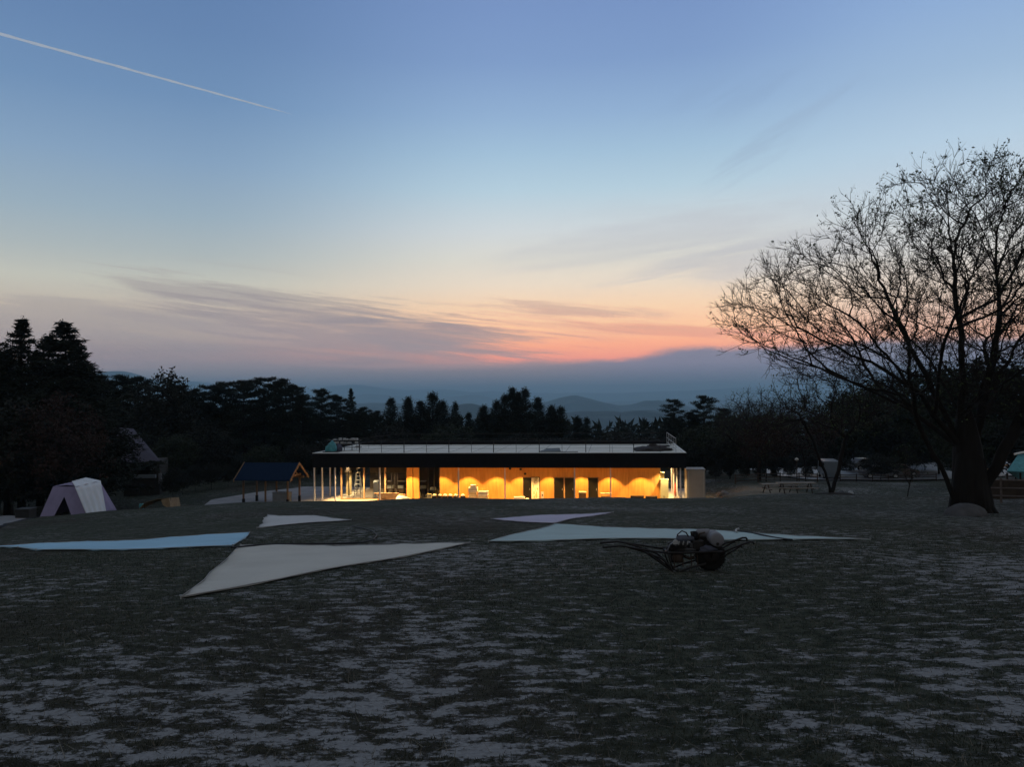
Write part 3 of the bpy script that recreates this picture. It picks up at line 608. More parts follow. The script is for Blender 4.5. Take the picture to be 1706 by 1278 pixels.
if True:
    g='tall firs at the left edge'
    plant('fir',36,528,58,'tall narrow fir with open tiers, second from the left edge','tall firs at the left edge',0,1.25)
    plant('fir',104,533,61,'broad dense fir, tallest crown right of the pointed fir above the tent','tall firs at the left edge',1,1.65)
    plant('fir',84,556,64,'fir crowded against the left side of the broadest fir','tall firs at the left edge',0,1.2)
    plant('fir',124,562,64,'fir crowded against the right side of the broadest fir','tall firs at the left edge',0,1.2)
    plant('fir',12,585,60,'lower fir between the pointed fir and the left edge','tall firs at the left edge',1,1.5)
    plant('fir',-6,568,57,'dark fir cut by the left edge of the view','tall firs at the left edge',1,1.0)
    plant('fir',138,598,66,'shorter fir on the right shoulder of the fir group above the tent','tall firs at the left edge',0,1.5)
    plant('fir',66,585,66,'fir filling the gap between the two tall firs on the left','tall firs at the left edge',1,1.6)
    plant('red',100,655,53,'wide reddish dark tree standing right behind the tent',None,None,1.0)
    plant('leafy',20,660,54,'dark leafy tree at the left edge behind the dark box',None,0,1.3)
    plant('leafy',146,690,60,'dark leafy tree between the tent and the house roof',None,0,1.3)
    plant('leafy',-50,640,58,'dark leafy tree whose branches reach in at the far left',None,1,1.2)
    for (u,v,d,k,w,l) in [(160,628,92,'pine',1.1,'dark pine close to the right of the tall firs'),(182,640,95,'pine',1,'small dark pine left of the flat topped pine'),(206,628,93,'pine',1.2,'flat topped pine above the house roof'),
        (233,630,97,'pine',1.0,'dark pine left of the rounded pale tree'),(272,615,90,'leafy',.9,'rounded taller leafy tree rising over the pines on the left'),(298,644,98,'pine',1,'dark pine just right of the rounded leafy tree'),(322,650,98,'pine',.9,'small pine in the dip left of the long pine row'),
        (350,644,100,'pine',1.1,'first pine of the long row above the shelter roof'),(376,638,101,'pine',1.1,'second pine of the long row above the shelter roof'),(408,636,99,'pine',1.2,'third pine of the long row, broad crown'),(440,631,100,'pine',1.15,'highest pine of the long row above the shelter'),
        (467,634,102,'pine',1.1,'pine with upswept top, second last of the long row'),(488,643,100,'pine',1.1,'last full pine before the row drops to the right'),(504,660,98,'pine',1.0,'low pine at the right end of the long row'),
        (537,650,100,'pine',.9,'layered pine with open tiers, left one above the roof corner'),(562,660,102,'pine',.9,'low pine between the two layered pines'),(584,646,99,'fir',.75,'layered conifer with outstretched boughs above the roof corner'),(606,680,100,'pine',.9,'low pine on the right of the layered conifer'),(627,686,103,'pine',.8,'small pine in the gap above the left part of the roof'),
        (652,666,108,'cedar',1.2,'first pointed cedar above the glazed end of the building'),(680,662,110,'cedar',1.1,'second pointed cedar above the glazed end'),(699,670,109,'cedar',1.3,'round shouldered cedar left of the wide cedar'),(721,657,108,'cedar',1.4,'wide cedar, highest of the left cedar clump'),(737,668,112,'cedar',1.2,'cedar leaning on the right side of the wide cedar'),(758,673,110,'cedar',.9,'slim cedar standing alone right of the left clump'),(781,690,114,'cedar',1.0,'small cedar in the gap between both cedar clumps'),
        (806,676,110,'cedar',1.2,'left outer cedar of the central clump'),(827,670,111,'cedar',1.2,'second cedar from the left of the central clump'),(841,660,109,'cedar',1.1,'third cedar of the central clump, near its top'),(853,648,108,'cedar',1.1,'highest cedar at the centre of the view'),(864,655,110,'cedar',1.0,'cedar tucked behind the highest one'),(874,650,108,'cedar',1.1,'cedar with a pointed top just right of the highest one'),(895,664,111,'cedar',1.2,'cedar on the right slope of the central clump'),
        (919,676,112,'cedar',1.3,'round headed cedar, left of the last pair'),(934,680,113,'cedar',1.3,'round headed cedar, right of the last pair'),(962,694,122,'cedar',1.2,'low cedar where the forest line drops'),(977,698,124,'cedar',1.1,'last low cedar before the far forest line'),
        (1121,667,96,'pine',.85,'flat topped pine with a bare stem right of the roof'),(1150,688,98,'pine',1.0,'low pine between the two flat topped pines'),(1173,661,97,'pine',.95,'second flat topped pine left of the bare branches'),(1205,682,99,'pine',1.1,'dark pine under the tip of the bare branches')]:
        grp={'pine':'dark pines on the skyline','cedar':'pointed cedars behind the building','fir':None,'leafy':None}[k]
        plant(k,u,v,d,l,grp,None,w)
    # bare and leafy trees at the right
    plant('bare',1262,640,74,'small leafless tree left of the great tree',None,0,1.3)
    plant('bare',1215,664,90,'thin leafless tree on the skyline left of the great tree','thin leafless trees on the skyline',1,1.2)
    plant('bare',1245,660,94,'leafless tree on the skyline behind the picnic tables','thin leafless trees on the skyline',0,1.2)
    plant('bare',1290,655,92,'leafless tree on the skyline above the lamp post','thin leafless trees on the skyline',1,1.3)
    plant('red',1275,690,72,'reddish tree left of the lamp post behind the picnic tables',None,0,1.2)
    plant('red',1340,660,76,'wide reddish tree behind the lamp post',None,0,1.1)
    plant('leafy',1420,640,98,'green leafy tree behind the parked cars','leafy trees at the back right',1,1.2)
    plant('leafy',1480,625,100,'tall green leafy tree left of the great trunk','leafy trees at the back right',0,1.3)
    plant('leafy',1560,600,90,'tall leafy tree behind the great trunk','leafy trees at the back right',1,1.3)
    plant('leafy',1640,590,88,'tall leafy tree right of the great trunk','leafy trees at the back right',0,1.3)
    plant('leafy',1700,600,84,'leafy tree above the teal shelter at the right edge','leafy trees at the back right',1,1.3)
    plant('leafy',1770,600,80,'leafy tree past the right edge of the view','leafy trees at the back right',0,1.3)
    plant('leafy',1610,690,62,'lower leafy tree just behind the great trunk','leafy trees at the back right',1,1.3)
    plant('leafy',1690,700,60,'lower leafy tree behind the teal shelter','leafy trees at the back right',0,1.3)
    # mid height crowns close behind the field
    plant('leafy',345,704,84,'rounded dark crown between the house and the shelter','rounded crowns behind the field',0,1.4)
    plant('leafy',290,720,80,'rounded crown just right of the house roof','rounded crowns behind the field',1,1.3)
    plant('leafy',440,738,82,'low greenish crown right above the shelter roof','rounded crowns behind the field',1,1.5)
    plant('leafy',500,735,84,'low crown between the shelter and the building','rounded crowns behind the field',0,1.4)
    plant('leafy',650,706,96,'leafy crown over the left part of the flat roof','rounded crowns behind the field',0,1.6)
    plant('leafy',752,702,95,'rounded crown below the gap between both cedar clumps','rounded crowns behind the field',1,1.6)
    plant('leafy',872,722,94,'reddish low crown over the middle of the flat roof','rounded crowns behind the field',0,1.8)
    plant('leafy',1050,722,96,'low dark crown over the right part of the flat roof','rounded crowns behind the field',0,1.8)
    plant('leafy',1165,705,86,'dark crown above the grey shed','rounded crowns behind the field',1,1.5)
    plant('leafy',1215,720,80,'dark crown right of the grey shed','rounded crowns behind the field',0,1.5)
    sh=random.Random(9)
    SHR=[(288,778,68,'dark shrub just right of the house, above the tan awning'),(304,786,72,'small dark shrub above the logs beside the tan awning'),(325,774,74,'dark shrub halfway between the house and the timber shelter'),(352,770,76,'dark shrub at the left tip of the pale paving'),(380,772,78,'dark shrub behind the left end of the timber shelter'),(410,775,80,'dark shrub seen through the posts of the timber shelter'),
      (1192,772,76,'dark shrub just right of the grey shed'),(1215,768,78,'second dark shrub right of the grey shed'),(1240,774,77,'dark shrub at the left end of the log fence by the tables'),(1265,770,79,'dark shrub behind the left half of the log fence by the tables'),(1290,776,78,'dark shrub behind the left picnic table'),(1316,770,80,'dark shrub just left of the lamp post'),(1345,776,80,'dark shrub between the lamp post and the forked tree'),
      (1400,768,106,'shrub at the back of the car park behind the pale van'),(1480,760,108,'shrub at the back of the car park behind the two dark cars'),(1540,765,104,'shrub at the back of the car park left of the great trunk'),(1600,770,86,'shrub right behind the great trunk'),(1650,772,84,'shrub between the great trunk and the teal shelter')]
    for (u,v,d,lab_) in SHR: plant('leafy',u,v,d,lab_,'low shrubs along the edge of the field',0,sh.uniform(.9,1.4),'shrub')
    r=random.Random(5)
    for i in range(64):              # the crowd of conifers that closes the slope
        u=-60+1720*(i+r.random())/64; v=696+r.uniform(-6,14)+ (22 if 930<u<1110 else 0) -(26 if u<520 else 0)-(30 if u>1400 else 0)
        plant(r.choice(['cedar','pine','cedar']),u,v,r.uniform(112,150),'dark conifer standing in the crowd that closes the forest slope','conifers crowding the forest slope',None,1.5)
    for i in range(34):
        u=150+1560*(i+r.random())/34; 
        if 560<u<1120: d=r.uniform(90,100); v=r.uniform(722,738)
        else: d=r.uniform(82,96); v=r.uniform(735,760)
        plant('leafy',u,v,d,'low dark thicket tree closing the foot of the woods','thicket trees at the foot of the woods',0,r.uniform(2.0,2.8))
for kd in PR:
    for k_,o in enumerate(PR[kd]):
        if (kd,k_) not in used:
            for c_ in list(o.children): bpy.data.objects.remove(c_)
            bpy.data.objects.remove(o)
print('trees',time.time()-T0)
# far wood on the falling slope, read as one mass
rs=np.random.default_rng(77); Vs=[];Fs=[];off=0
Xf=[];
n_=2200; d=rs.uniform(170,620,n_); x=rs.uniform(-.75,.75,n_)*d; z=G(x,d); vtop=701+rs.normal(0,2.2,n_); vtop=np.where(x/d<.02,vtop-3,vtop); H=1.6-(vtop-660)*d/1289 - z; H=np.clip(H,5,26)
for i in range(n_):
    m_=46; f=rs.random(m_)**.8; a=rs.uniform(0,6.283,m_); q=H[i]*.17*(1-f)**.7*rs.uniform(.4,1.1,m_)
    c=np.c_[x[i]+np.cos(a)*q,d[i]+np.sin(a)*q,z[i]+H[i]*f*.97]; V,_=tufts(c,H[i]*.10,np.c_[np.cos(a)*.5,np.sin(a)*.5,np.full(m_,.6)],rs,.5,.6); Vs.append(V)
V=np.concatenate(Vs); tag(arrmesh('far_wood',V,np.arange(len(V)).reshape(-1,3),NEEDLE2),'far conifer wood on the falling slope, one dark serrated mass','wood',kind='stuff')
print('wood',time.time()-T0)

# ---------------------------------------------------------------- air
hz=MB().box(-31000,31000,-900,31000,-560,345).build('haze',bpy.data.materials.new('haze_air')); tag(hz,'blue evening haze over the valley','haze',kind='stuff')
M=hz.data.materials[0]; M.use_nodes=True; t=M.node_tree; t.nodes.clear(); pv=t.nodes.new('ShaderNodeVolumePrincipled'); oo=t.nodes.new('ShaderNodeOutputMaterial')
pv.inputs['Color'].default_value=(.52,.80,1.0,1); pv.inputs['Density'].default_value=1.15e-4; pv.inputs['Anisotropy'].default_value=.3; t.links.new(pv.outputs[0],oo.inputs['Volume'])
# the aeroplane trail, nine kilometres up
p0=P(-260,-16,15500); p1=P(487,190,24700); rs=np.random.default_rng(4)
pts=[]; rr=[]
for i in range(61):
    f=i/60; p=p0+(p1-p0)*f; pts.append(p+np.array([0,0,2*math.sin(i*.9)])); rr.append((38*(1-f)**.18*(.85+.15*math.sin(i*1.7)))*(1 if f<.9 else (1-f)*10)+1)
M=bpy.data.materials.new('vapour'); M.use_nodes=True; t=M.node_tree; t.nodes.clear(); o_=t.nodes.new('ShaderNodeOutputMaterial')
df=t.nodes.new('ShaderNodeBsdfDiffuse'); df.inputs[0].default_value=(.95,.95,.95,1); tl=t.nodes.new('ShaderNodeBsdfTranslucent'); tl.inputs[0].default_value=(1,1,1,1); m1_=t.nodes.new('ShaderNodeMixShader'); m1_.inputs[0].default_value=.5
tr=t.nodes.new('ShaderNodeBsdfTransparent'); m2_=t.nodes.new('ShaderNodeMixShader'); lw_=t.nodes.new('ShaderNodeLayerWeight'); lw_.inputs[0].default_value=.5
pw=t.nodes.new('ShaderNodeMath'); pw.operation='MULTIPLY_ADD'; pw.inputs[1].default_value=-.35; pw.inputs[2].default_value=.58; pw.use_clamp=True
t.links.new(lw_.outputs['Facing'],pw.inputs[0]); t.links.new(pw.outputs[0],m2_.inputs[0]); t.links.new(df.outputs[0],m1_.inputs[1]); t.links.new(tl.outputs[0],m1_.inputs[2]); t.links.new(m1_.outputs[0],m2_.inputs[1]); t.links.new(tr.outputs[0],m2_.inputs[2]); t.links.new(m2_.outputs[0],o_.inputs[0])
ct=MB().tube(pts,rr,10).build('vapour_trail',M,smooth=True); tag(ct,'thin straight white aeroplane trail fading out in the blue sky at the upper left','vapour trail')

# ---------------------------------------------------------------- building
ANG=R(-7.25); OX,OY,GZ=-16.7,64.7,-7.25
ex=np.array([math.cos(ANG),math.sin(ANG),0]); ey=np.array([-math.sin(ANG),math.cos(ANG),0]); O3=np.array([OX,OY,GZ])
def BL(u,v,Y):                      # photo point on the plane Y = const of the building, local coordinates
    r=ray(u,v); s=((O3-EYE)@ey+Y)/(r@ey); q=EYE+r*s-O3; return q@ex,Y,q[2]
def BX(u,Y): return BL(u,800,Y)[0]
def WL(x,y,z=0): return O3+ex*x+ey*y+np.array([0,0,z])
B=thing('pavilion_building','long low building with a flat pale roof, deep black fascia and warm lit plywood wall','building',O3,ANG)
LEN=(onz(1142,754.6,-3)-onz(520,755.3,-3)); LEN=float(np.linalg.norm(LEN)); DEP=11.6; ZR=4.25; ZS=3.10
WY=2.55
def bp_(mb,name,M,parent=B,**k): return mb.build(name,M,parent,**k)
x_gl=BX(569,WY); x_w0=BX(733,WY); x_w1=BX(1098,WY); xp0,xp1=BX(677.5,WY),BX(698.5,WY)
# roof deck, lip and fascia
bp_(MB().box(.06,LEN-.06,.06,DEP-.06,ZR-.25,ZR-.02),'roof',MEMB)
f=MB().box(0,LEN,0,.055,ZS-.05,ZR-.03).box(0,LEN,DEP-.055,DEP,ZS-.05,ZR-.03).box(0,.055,.055,DEP-.055,ZS-.05,ZR-.03).box(LEN-.055,LEN,.055,DEP-.055,ZS-.05,ZR-.03)
bp_(f,'fascia',BLACKM)
f=MB().box(-.03,LEN+.03,-.03,.14,ZR-.026,ZR+.02).box(-.03,.14,.143,DEP,ZR-.026,ZR+.02).box(LEN-.14,LEN+.03,.143,DEP,ZR-.026,ZR+.02)
bp_(f,'roof_edge',mat('edge_metal',(.55,.56,.55),.5,.06,2))
f=MB()
for k in range(1,16): f.box(LEN*k/16-.02,LEN*k/16+.02,.2,DEP-.5,ZR-.019,ZR-.008)
for yy in (3.1,6.2,9.0): f.box(.3,LEN-.3,yy-.02,yy+.02,ZR-.0185,ZR-.0075)
bp_(f,'roof_seams',mat('seam',(.28,.29,.29),.8,.1,3))
bp_(MB().box(.3,LEN-.3,DEP-.45,DEP-.2,ZR-.015,ZR+.30),'roof_upstand',BLACKM)
bp_(MB().box(.06,LEN-.06,.06,DEP-.06,ZS-.03,ZS+.02),'soffit',mat('soffit',(.42,.29,.17),.8,.15,2))
# slab
bp_(MB().box(.1,LEN-.1,.5,DEP-.4,-.3,.055),'floor_slab',mat('slab',(.52,.47,.38),.8,.12,1.2,bump=.1))
bp_(MB().box(x_gl+.02,x_w0-.1,WY+.12,DEP-1.3,.0,.062),'inner_floor_shade',mat('inner_floor_shade',(.16,.13,.10),.6,.2,2))  # interior dimness put into a dark sheet laid over the slab
# plywood wall: panels butted end to end, seams between
joints=[x_w0]
while joints[-1]<x_w1-1.4: joints.append(joints[-1]+1.22)
joints.append(x_w1); 
doors=[(BX(871.5,WY),BX(885,WY)),(BX(885.2,WY),BX(898.5,WY)),(BX(923,WY),BX(939,WY)),(BX(941,WY),BX(956.5,WY)),(BX(980,WY),BX(996,WY))]
DH=BL(880,796,WY)[2]
cuts=sorted(set([round(j,3) for j in joints]+[round(q,3) for d in doors for q in d]))
f=MB()
for a,b in zip(cuts[:-1],cuts[1:]):
    mid_=(a+b)/2; ind=any(d0-.001<mid_<d1+.001 for d0,d1 in doors)
    f.box(a+.006,b-.006,WY,WY+.10,(DH if ind else .055),ZS-.031)
f.box(x_w0,x_w1,WY+.103,WY+.16,DH+.02,ZS-.031)
wl=bp_(f,'plywood_wall',PLY)
f=MB()
prev=x_w0
for d0,d1 in doors: f.box(prev+.01,d0-.06,WY+.103,WY+.15,.055,DH+.018); prev=d1+.06
f.box(prev,x_w1-.01,WY+.103,WY+.15,.055,DH+.018); bp_(f,'wall_backing',DOORM)
bp_(MB().box(x_w1,x_w1+.12,WY-.01,DEP-1.2,.055,ZS-.031),'end_wall',mat('end_ply',(.50,.30,.12),.7,.1,3))
f=MB().box(xp0,(xp0+xp1)/2-.03,WY-.02,WY+.10,.055,ZS-.031).box((xp0+xp1)/2+.03,xp1,WY-.02,WY+.10,.055,ZS-.031)
bp_(f,'plywood_pier',PLY)
# doors: each leaf with its handle, the second one is wrapped in paper and stands open
for i,(d0,d1) in enumerate(doors):
    wrapped=(i==1)
    fr=MB().box(d0-.05,d0,WY-.03,WY+.12,.055,DH+.05).box(d1,d1+.05,WY-.03,WY+.12,.055,DH+.05).box(d0,d1,WY-.03,WY+.12,DH,DH+.05)
    if i==1: fr=MB().box(d1,d1+.05,WY-.03,WY+.12,.055,DH+.05).box(d0,d1,WY-.03,WY+.12,DH,DH+.05)
    if i==0: fr=MB().box(d0-.05,d0,WY-.03,WY+.12,.055,DH+.05).box(d0,d1,WY-.03,WY+.12,DH,DH+.05)
    leaf=MB().box(d0+.01,d1-.01,WY+.03 if not wrapped else WY-.02,WY+.08 if not wrapped else WY+.03,.06,DH-.01)
    lf=bp_(leaf,'door',PAPER if wrapped else DOORM,bevel=.005)
    if wrapped: lf['label']='door leaf wrapped in crumpled pale protective sheet'
    fo=bp_(fr,'door_frame',TIMBER if i!=1 else DARKST)
    if not wrapped: MB().tube([(d1-.12,WY+.02,.95),(d1-.12,WY-.03,.95),(d1-.12,WY-.03,1.10),(d1-.12,WY+.02,1.10)],.012,6).build('handle',STEELW,lf)
    if wrapped:
        r_=random.Random(3); mb=MB()
        for k in range(16):
            x0=d0+.06+r_.random()*(d1-d0-.22); z0=.2+r_.random()*1.7; mb.box(x0,x0+.03+r_.random()*.06,WY-.026,WY-.021,z0,z0+.1+r_.random()*.3)
        mb.build('tape',mat('tape',(.50,.42,.22),.7,.2,8),lf)
# glazed end: sill, head, mullions, panes
xs=[x_gl,BX(606.5,WY),BX(642,WY),xp0-.03]
f=MB().box(x_gl-.06,xp0-.03,WY-.05,WY+.08,.055,.17).box(x_gl-.06,xp0-.03,WY-.05,WY+.08,ZS-.16,ZS-.031)
bp_(f,'window_sill',TIMBER)
for q in xs[:-1]: bp_(MB().box(q-.055,q+.055,WY-.075,WY+.10,.172,ZS-.163),'mullion',TIMBER)
bp_(MB().box(x_gl,xp0-.05,WY-.02,WY+.04,2.28,2.36),'transom',DARKST)
for a,b in zip(xs[:-1],xs[1:]): bp_(MB().box(a+.06,b-.06,WY+.005,WY+.013,.175,2.275),'pane',GLASS)
for q in (BX(652,WY),BX(662,WY)): bp_(MB().box(q-.025,q+.025,WY-.01,WY+.05,.175,2.275),'mullion',DARKST)
bp_(MB().box(xp1+.02,x_w0-.02,WY+.02,WY+.028,.12,ZS-.17),'pane',GLASS)
for q in (BX(713,WY),BX(723,WY)): bp_(MB().box(q-.03,q+.03,WY-.01,WY+.06,.06,ZS-.04),'mullion',DARKST)
# left side glazing and inner room
bp_(MB().box(x_gl-.055,x_gl+.0,WY+.12,DEP-1.2,2.3,ZS-.031),'side_head',DARKST)
for k in range(3): bp_(MB().box(x_gl-.05,x_gl+.03,4.4+k*2.2,4.5+k*2.2,.056,2.3),'mullion',DARKST)
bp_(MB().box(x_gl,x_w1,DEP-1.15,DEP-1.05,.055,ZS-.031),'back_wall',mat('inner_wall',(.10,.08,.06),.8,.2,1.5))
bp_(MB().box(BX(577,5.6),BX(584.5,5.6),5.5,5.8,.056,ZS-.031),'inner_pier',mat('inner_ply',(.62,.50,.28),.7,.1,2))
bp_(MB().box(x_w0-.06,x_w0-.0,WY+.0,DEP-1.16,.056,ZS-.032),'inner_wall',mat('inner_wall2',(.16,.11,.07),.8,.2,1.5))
# white bars standing in for light reflections on the glass
for (u0,u1,v) in [(646,652.5,802),(662,675,802),(700,708.5,802)]:
    a,b=BX(u0,4.2),BX(u1,4.2); z=BL(650,v,4.2)[2]; bp_(MB().box(a,b,4.1,4.6,z-.03,z+.04),'reflection_bar',WHITE)
# columns
for (u,Y) in [(523.7,.35),(558.3,.35),(632.6,.35),(764,.35),(841.3,.35),(957.3,.35),(1017.3,.35),(1133.8,.35)]:
    x=BX(u,Y); bp_(MB().box(x-.05,x+.05,Y-.05,Y+.05,-.25,ZS-.031),'column',STEELW)
for (u,Y) in [(537,2.6),(550,4.9),(1127.4,2.9),(1122.2,5.5),(1119,7.3)]:
    x=BX(u,Y); bp_(MB().box(x-.05,x+.05,Y-.05,Y+.05,-.05,ZS-.031),'column',STEELW)
# roof railing
RAILY=.9; posts=[599,636,673.5,711,748.3,786,822.8,860.5,899,937,976.6,1016.5,1056.5]
zt=ZR+1.08
bp_(MB().box(BX(599,RAILY),LEN-.75,RAILY-.02,RAILY+.02,zt-.035,zt),'rail',DARKST)
for zz in (.30,.56,.82): bp_(MB().tube([(BX(599,RAILY),RAILY,ZR+zz),(LEN-.8,RAILY,ZR+zz)],.009,5),'rail_wire',DARKST)
for k,u in enumerate(posts):
    x=BX(u,RAILY); w=.03 if k%2==0 else .012
    bp_(MB().box(x-w,x+w,RAILY-.03,RAILY+.03,ZR-.02,zt-.037),'rail_post',DARKST)
xr=LEN-.7
LR=mat('galvanised',(.40,.41,.42),.5,.1,6,metal=.4)
for zz in (.2,.6,1.08): bp_(MB().tube([(xr,RAILY,ZR+zz),(xr,DEP-.6,ZR+zz)],.022,6),'rail',LR)
for k in range(6): y=RAILY+(DEP-1.5)*k/5; bp_(MB().tube([(xr,y,ZR-.02),(xr,y,ZR+1.08)],.02,6),'rail_post',LR)
xl=BX(599,RAILY)-.2
for zz in (.5,.95): bp_(MB().tube([(xl-1.6,2.2,ZR+zz),(xl,DEP-.6,ZR+zz)],.012,6),'rail',RUST)
for k in range(5): y=2.2+(DEP-2.8)*k/4; bp_(MB().tube([(xl-1.6+1.6*k/4,y,ZR-.02),(xl-1.6+1.6*k/4,y,ZR+.95)],.014,6),'rail_post',DARKST)
bp_(MB().box(xl+.2,LEN-.8,DEP-.62,DEP-.58,ZR+1.0,ZR+1.05),'rail',DARKST)
# downlights: fixture with its lamp
WARM=(1,.54,.14)
def downlight(x,y,pw=860,size=95,blend=.34,col=WARM):
    d=bp_(MB().lathe([(.07,-.035),(.075,0),(.06,.0),(.05,-.02)],(x,y,ZS-.032),n=14),'downlight',emit('lamp_%d'%int(x*100),(1,.7,.35),6))
    l=bpy.data.lights.new('lamp_light','SPOT'); l.energy=pw; l.spot_size=R(size); l.spot_blend=blend; l.color=col; l.shadow_soft_size=.05
    o=bpy.data.objects.new('lamp_light',l); COL.objects.link(o); o.parent=d; o.location=(x,y,ZS-.09)
LAMPU=[737,781,828,868,916,969,1016,1068]
for u in LAMPU: downlight(BX(u,WY),WY-1.0)
downlight(BX(686,WY),WY-1.0)
for u in (578,613,648): downlight(BX(u,1.6),1.3,1200,125,.5,(1,.64,.28))
for (x,y) in ((1.9,4.2),(1.9,7.4)): downlight(x,y,1000,120,.5,(1,.64,.28))
for y in (1.6,4.2,7.0): downlight(LEN-1.35,y,800,125,.5,(1,.66,.28))
# little camera and lamp brackets on the wall
for (u,v) in [(850,781),(867.5,782),(875,789.5)]:
    x,_,z=BL(u,v,WY); MBx=MB().box(x-.09,x+.09,WY-.16,WY-.002,z-.08,z+.08); bp_(MBx,'wall_box',DARKST,bevel=.02)
print('building',time.time()-T0)
# pale paving: sheet beside and around the building
def sheet_poly(name,poly,M,z,kind='structure'):
    me=MB(); me.add([(x,y,z) for x,y in poly],[tuple(range(len(poly)))]); return tag(me.build(name,M),kind=kind)
pv_=[onz(340,842,GZ),onz(352,833,GZ),onz(430,820,GZ),onz(505,812,GZ),WL(-7,12.2),WL(LEN+1.5,12.2),WL(LEN+1.5,-1.2),WL(1.5,-1.2),WL(-2,-2.6),WL(-6,-2.8)]
sheet_poly('pavement',[(p[0],p[1]) for p in pv_],mat('paving',(.25,.25,.26),.9,.16,.8,bump=.15,bscale=20),GZ+.012)

# ---------------------------------------------------------------- things on the terrace (placed in the building's frame)
def at(u,Y,z=.055): x=BX(u,Y); return x,WL(x,Y,z)
def wpx(u0,u1,Y): return BX(u1,Y)-BX(u0,Y)
def ladder():
    u=596.5; Y=3.6; x,p=at(u,Y); t=thing('step_ladder','pale wooden step ladder standing open behind the left window','ladder',p,ANG)
    H=2.2
    for s in (-1,1):
        MB().tube([(s*.30,-.28,0),(s*.17,0,H)],.035,4).build('rail',WHITE,t)
        MB().tube([(s*.27,.5,0),(s*.15,.06,H)],.025,4).build('rear_leg',WHITE,t)
    for k in range(6):
        f=(k+.7)/6.6; w=.30-.13*f; MB().box(-w,w,-.28+.28*f-.05,-.28+.28*f+.05,H*f-.02,H*f+.03).build('step',WHITE,t)
    MB().box(-.2,.2,-.06,.1,H,H+.04).build('top_step',WHITE,t)
ladder()
def cabinet(u0,u1,Y,h,label,name,M,dep=.5,cat='cabinet',handle=True,foot=True):
    w=wpx(u0,u1,Y); x,p=at((u0+u1)/2,Y+dep/2); t=thing(name,label,cat,p,ANG)
    MB().box(-w/2,w/2,-dep/2,dep/2,.06,h-.04).build('body',M,t,bevel=.02)
    MB().box(-w/2-.02,w/2+.02,-dep/2-.02,dep/2+.02,h-.04,h).build('lid',M,t,bevel=.01)
    MB().box(-w/2+.04,w/2-.04,-dep/2+.04,dep/2-.04,0,.06).build('foot',DARKST,t)
    if handle: MB().box(-.07,-.03,-dep/2-.03,-dep/2-.002,h*.18,h*.30).build('handle',DARKST,t)
    return t
cabinet(623,631.5,3.0,1.60,'tall white cabinet inside the glazed end behind the third mullion','cabinet',WHITE,.4)
cabinet(1100,1113,2.0,1.88,'tall cream cabinet standing at the right end of the plywood wall','cabinet',CREAM,.6)
cabinet(1098.5,1106.5,3.2,2.32,'taller narrow cream cabinet with rounded cap behind the cream cabinet','cabinet',CREAM,.5)
cabinet(711.5,718.5,.9,.72,'small cream bin standing in front of the dark glazed bay','bin',CREAM,.3,'bin',False)
# timber pile
x,p=at(656,1.3); t=thing('timber_pile','low untidy pile of orange timber boards in front of the window','timber',p,ANG); r_=random.Random(8)
for k in range(16):
    l=r_.uniform(1.3,2.2); z=.0+.13*(k//3); xo=r_.uniform(-1.0,.1)+(k//3)*.0; MB().box(xo-l/2+.3,xo+l/2+.3,(k%3)*.22-.3,(k%3)*.22-.10,z,z+.12,rz=r_.uniform(-.04,.04)).build('board',TIMBER,t)
x,p=at(672,.9); t=tag(MB().blob((0,0,.2),(.75,.4,.32),14,6,.25,0,4).build('offcut_heap',PAPER,smooth=True),'low heap of pale scraps beside the timber pile','scrap heap'); t.location=p
# row of low white topped crates
for k,(u0,u1) in enumerate([(720,727.5),(729.5,736),(737,745.5),(746.5,754),(755.5,762.5),(767,775)]):
    Y=1.5; w=wpx(u0,u1,Y)-.04; x,p=at((u0+u1)/2,Y)
    lab=['black crate with a rounded white sack, nearest to the cream bin','second black crate with white sack from the cream bin','third black crate with white sack, middle of the row','fourth black crate with white sack from the cream bin','fifth black crate with white sack, just left of the front column','last black crate with white sack, just right of the front column'][k]
    t=thing('low_crate',lab,'crate',p,ANG,'low crates topped with white sacks')
    MB().box(-w/2,w/2,-.22,.22,0,.48).build('crate_body',DARKST,t,bevel=.01)
    MB().blob((0,0,.54),(w*.50,.22,.13),12,6,.08,.481,k).build('sack',PAPER,t,smooth=True)
# white boxes seen inside
for k,(u0,u1) in enumerate([(645.5,655.5),(663,672.5),(700.5,709.5),(717,726)]):
    Y=4.6 if k<3 else 3.4; w=wpx(u0,u1,Y); x,p=at((u0+u1)/2,Y)
    lab=['white carton on a dark desk inside, right of the wide mullion','white carton on a dark desk inside, left of the orange pier','white carton on a dark desk inside, right of the orange pier','white carton on a dark desk inside, left of the orange wall'][k]
    d=thing('desk',lab.replace('white carton on a ','').replace('dark desk','dark desk with a white carton'),'desk',p,ANG,'dark desks behind the glass'); MB().box(-w/2-.05,w/2+.05,-.3,.3,.70,.74).build('desk_top',DARKST,d)
    for s in (-1,1): MB().box(s*w/2-.02,s*w/2+.02,-.28,.28,0,.70).build('leg',DARKST,d)
    c=MB().box(-w/2,w/2,-.2,.2,0,.26).build('carton',PAPER,None,bevel=.02); c.location=p+np.array([0,0,.742]); c.rotation_euler=(0,0,ANG); tag(c,lab,'carton',None)
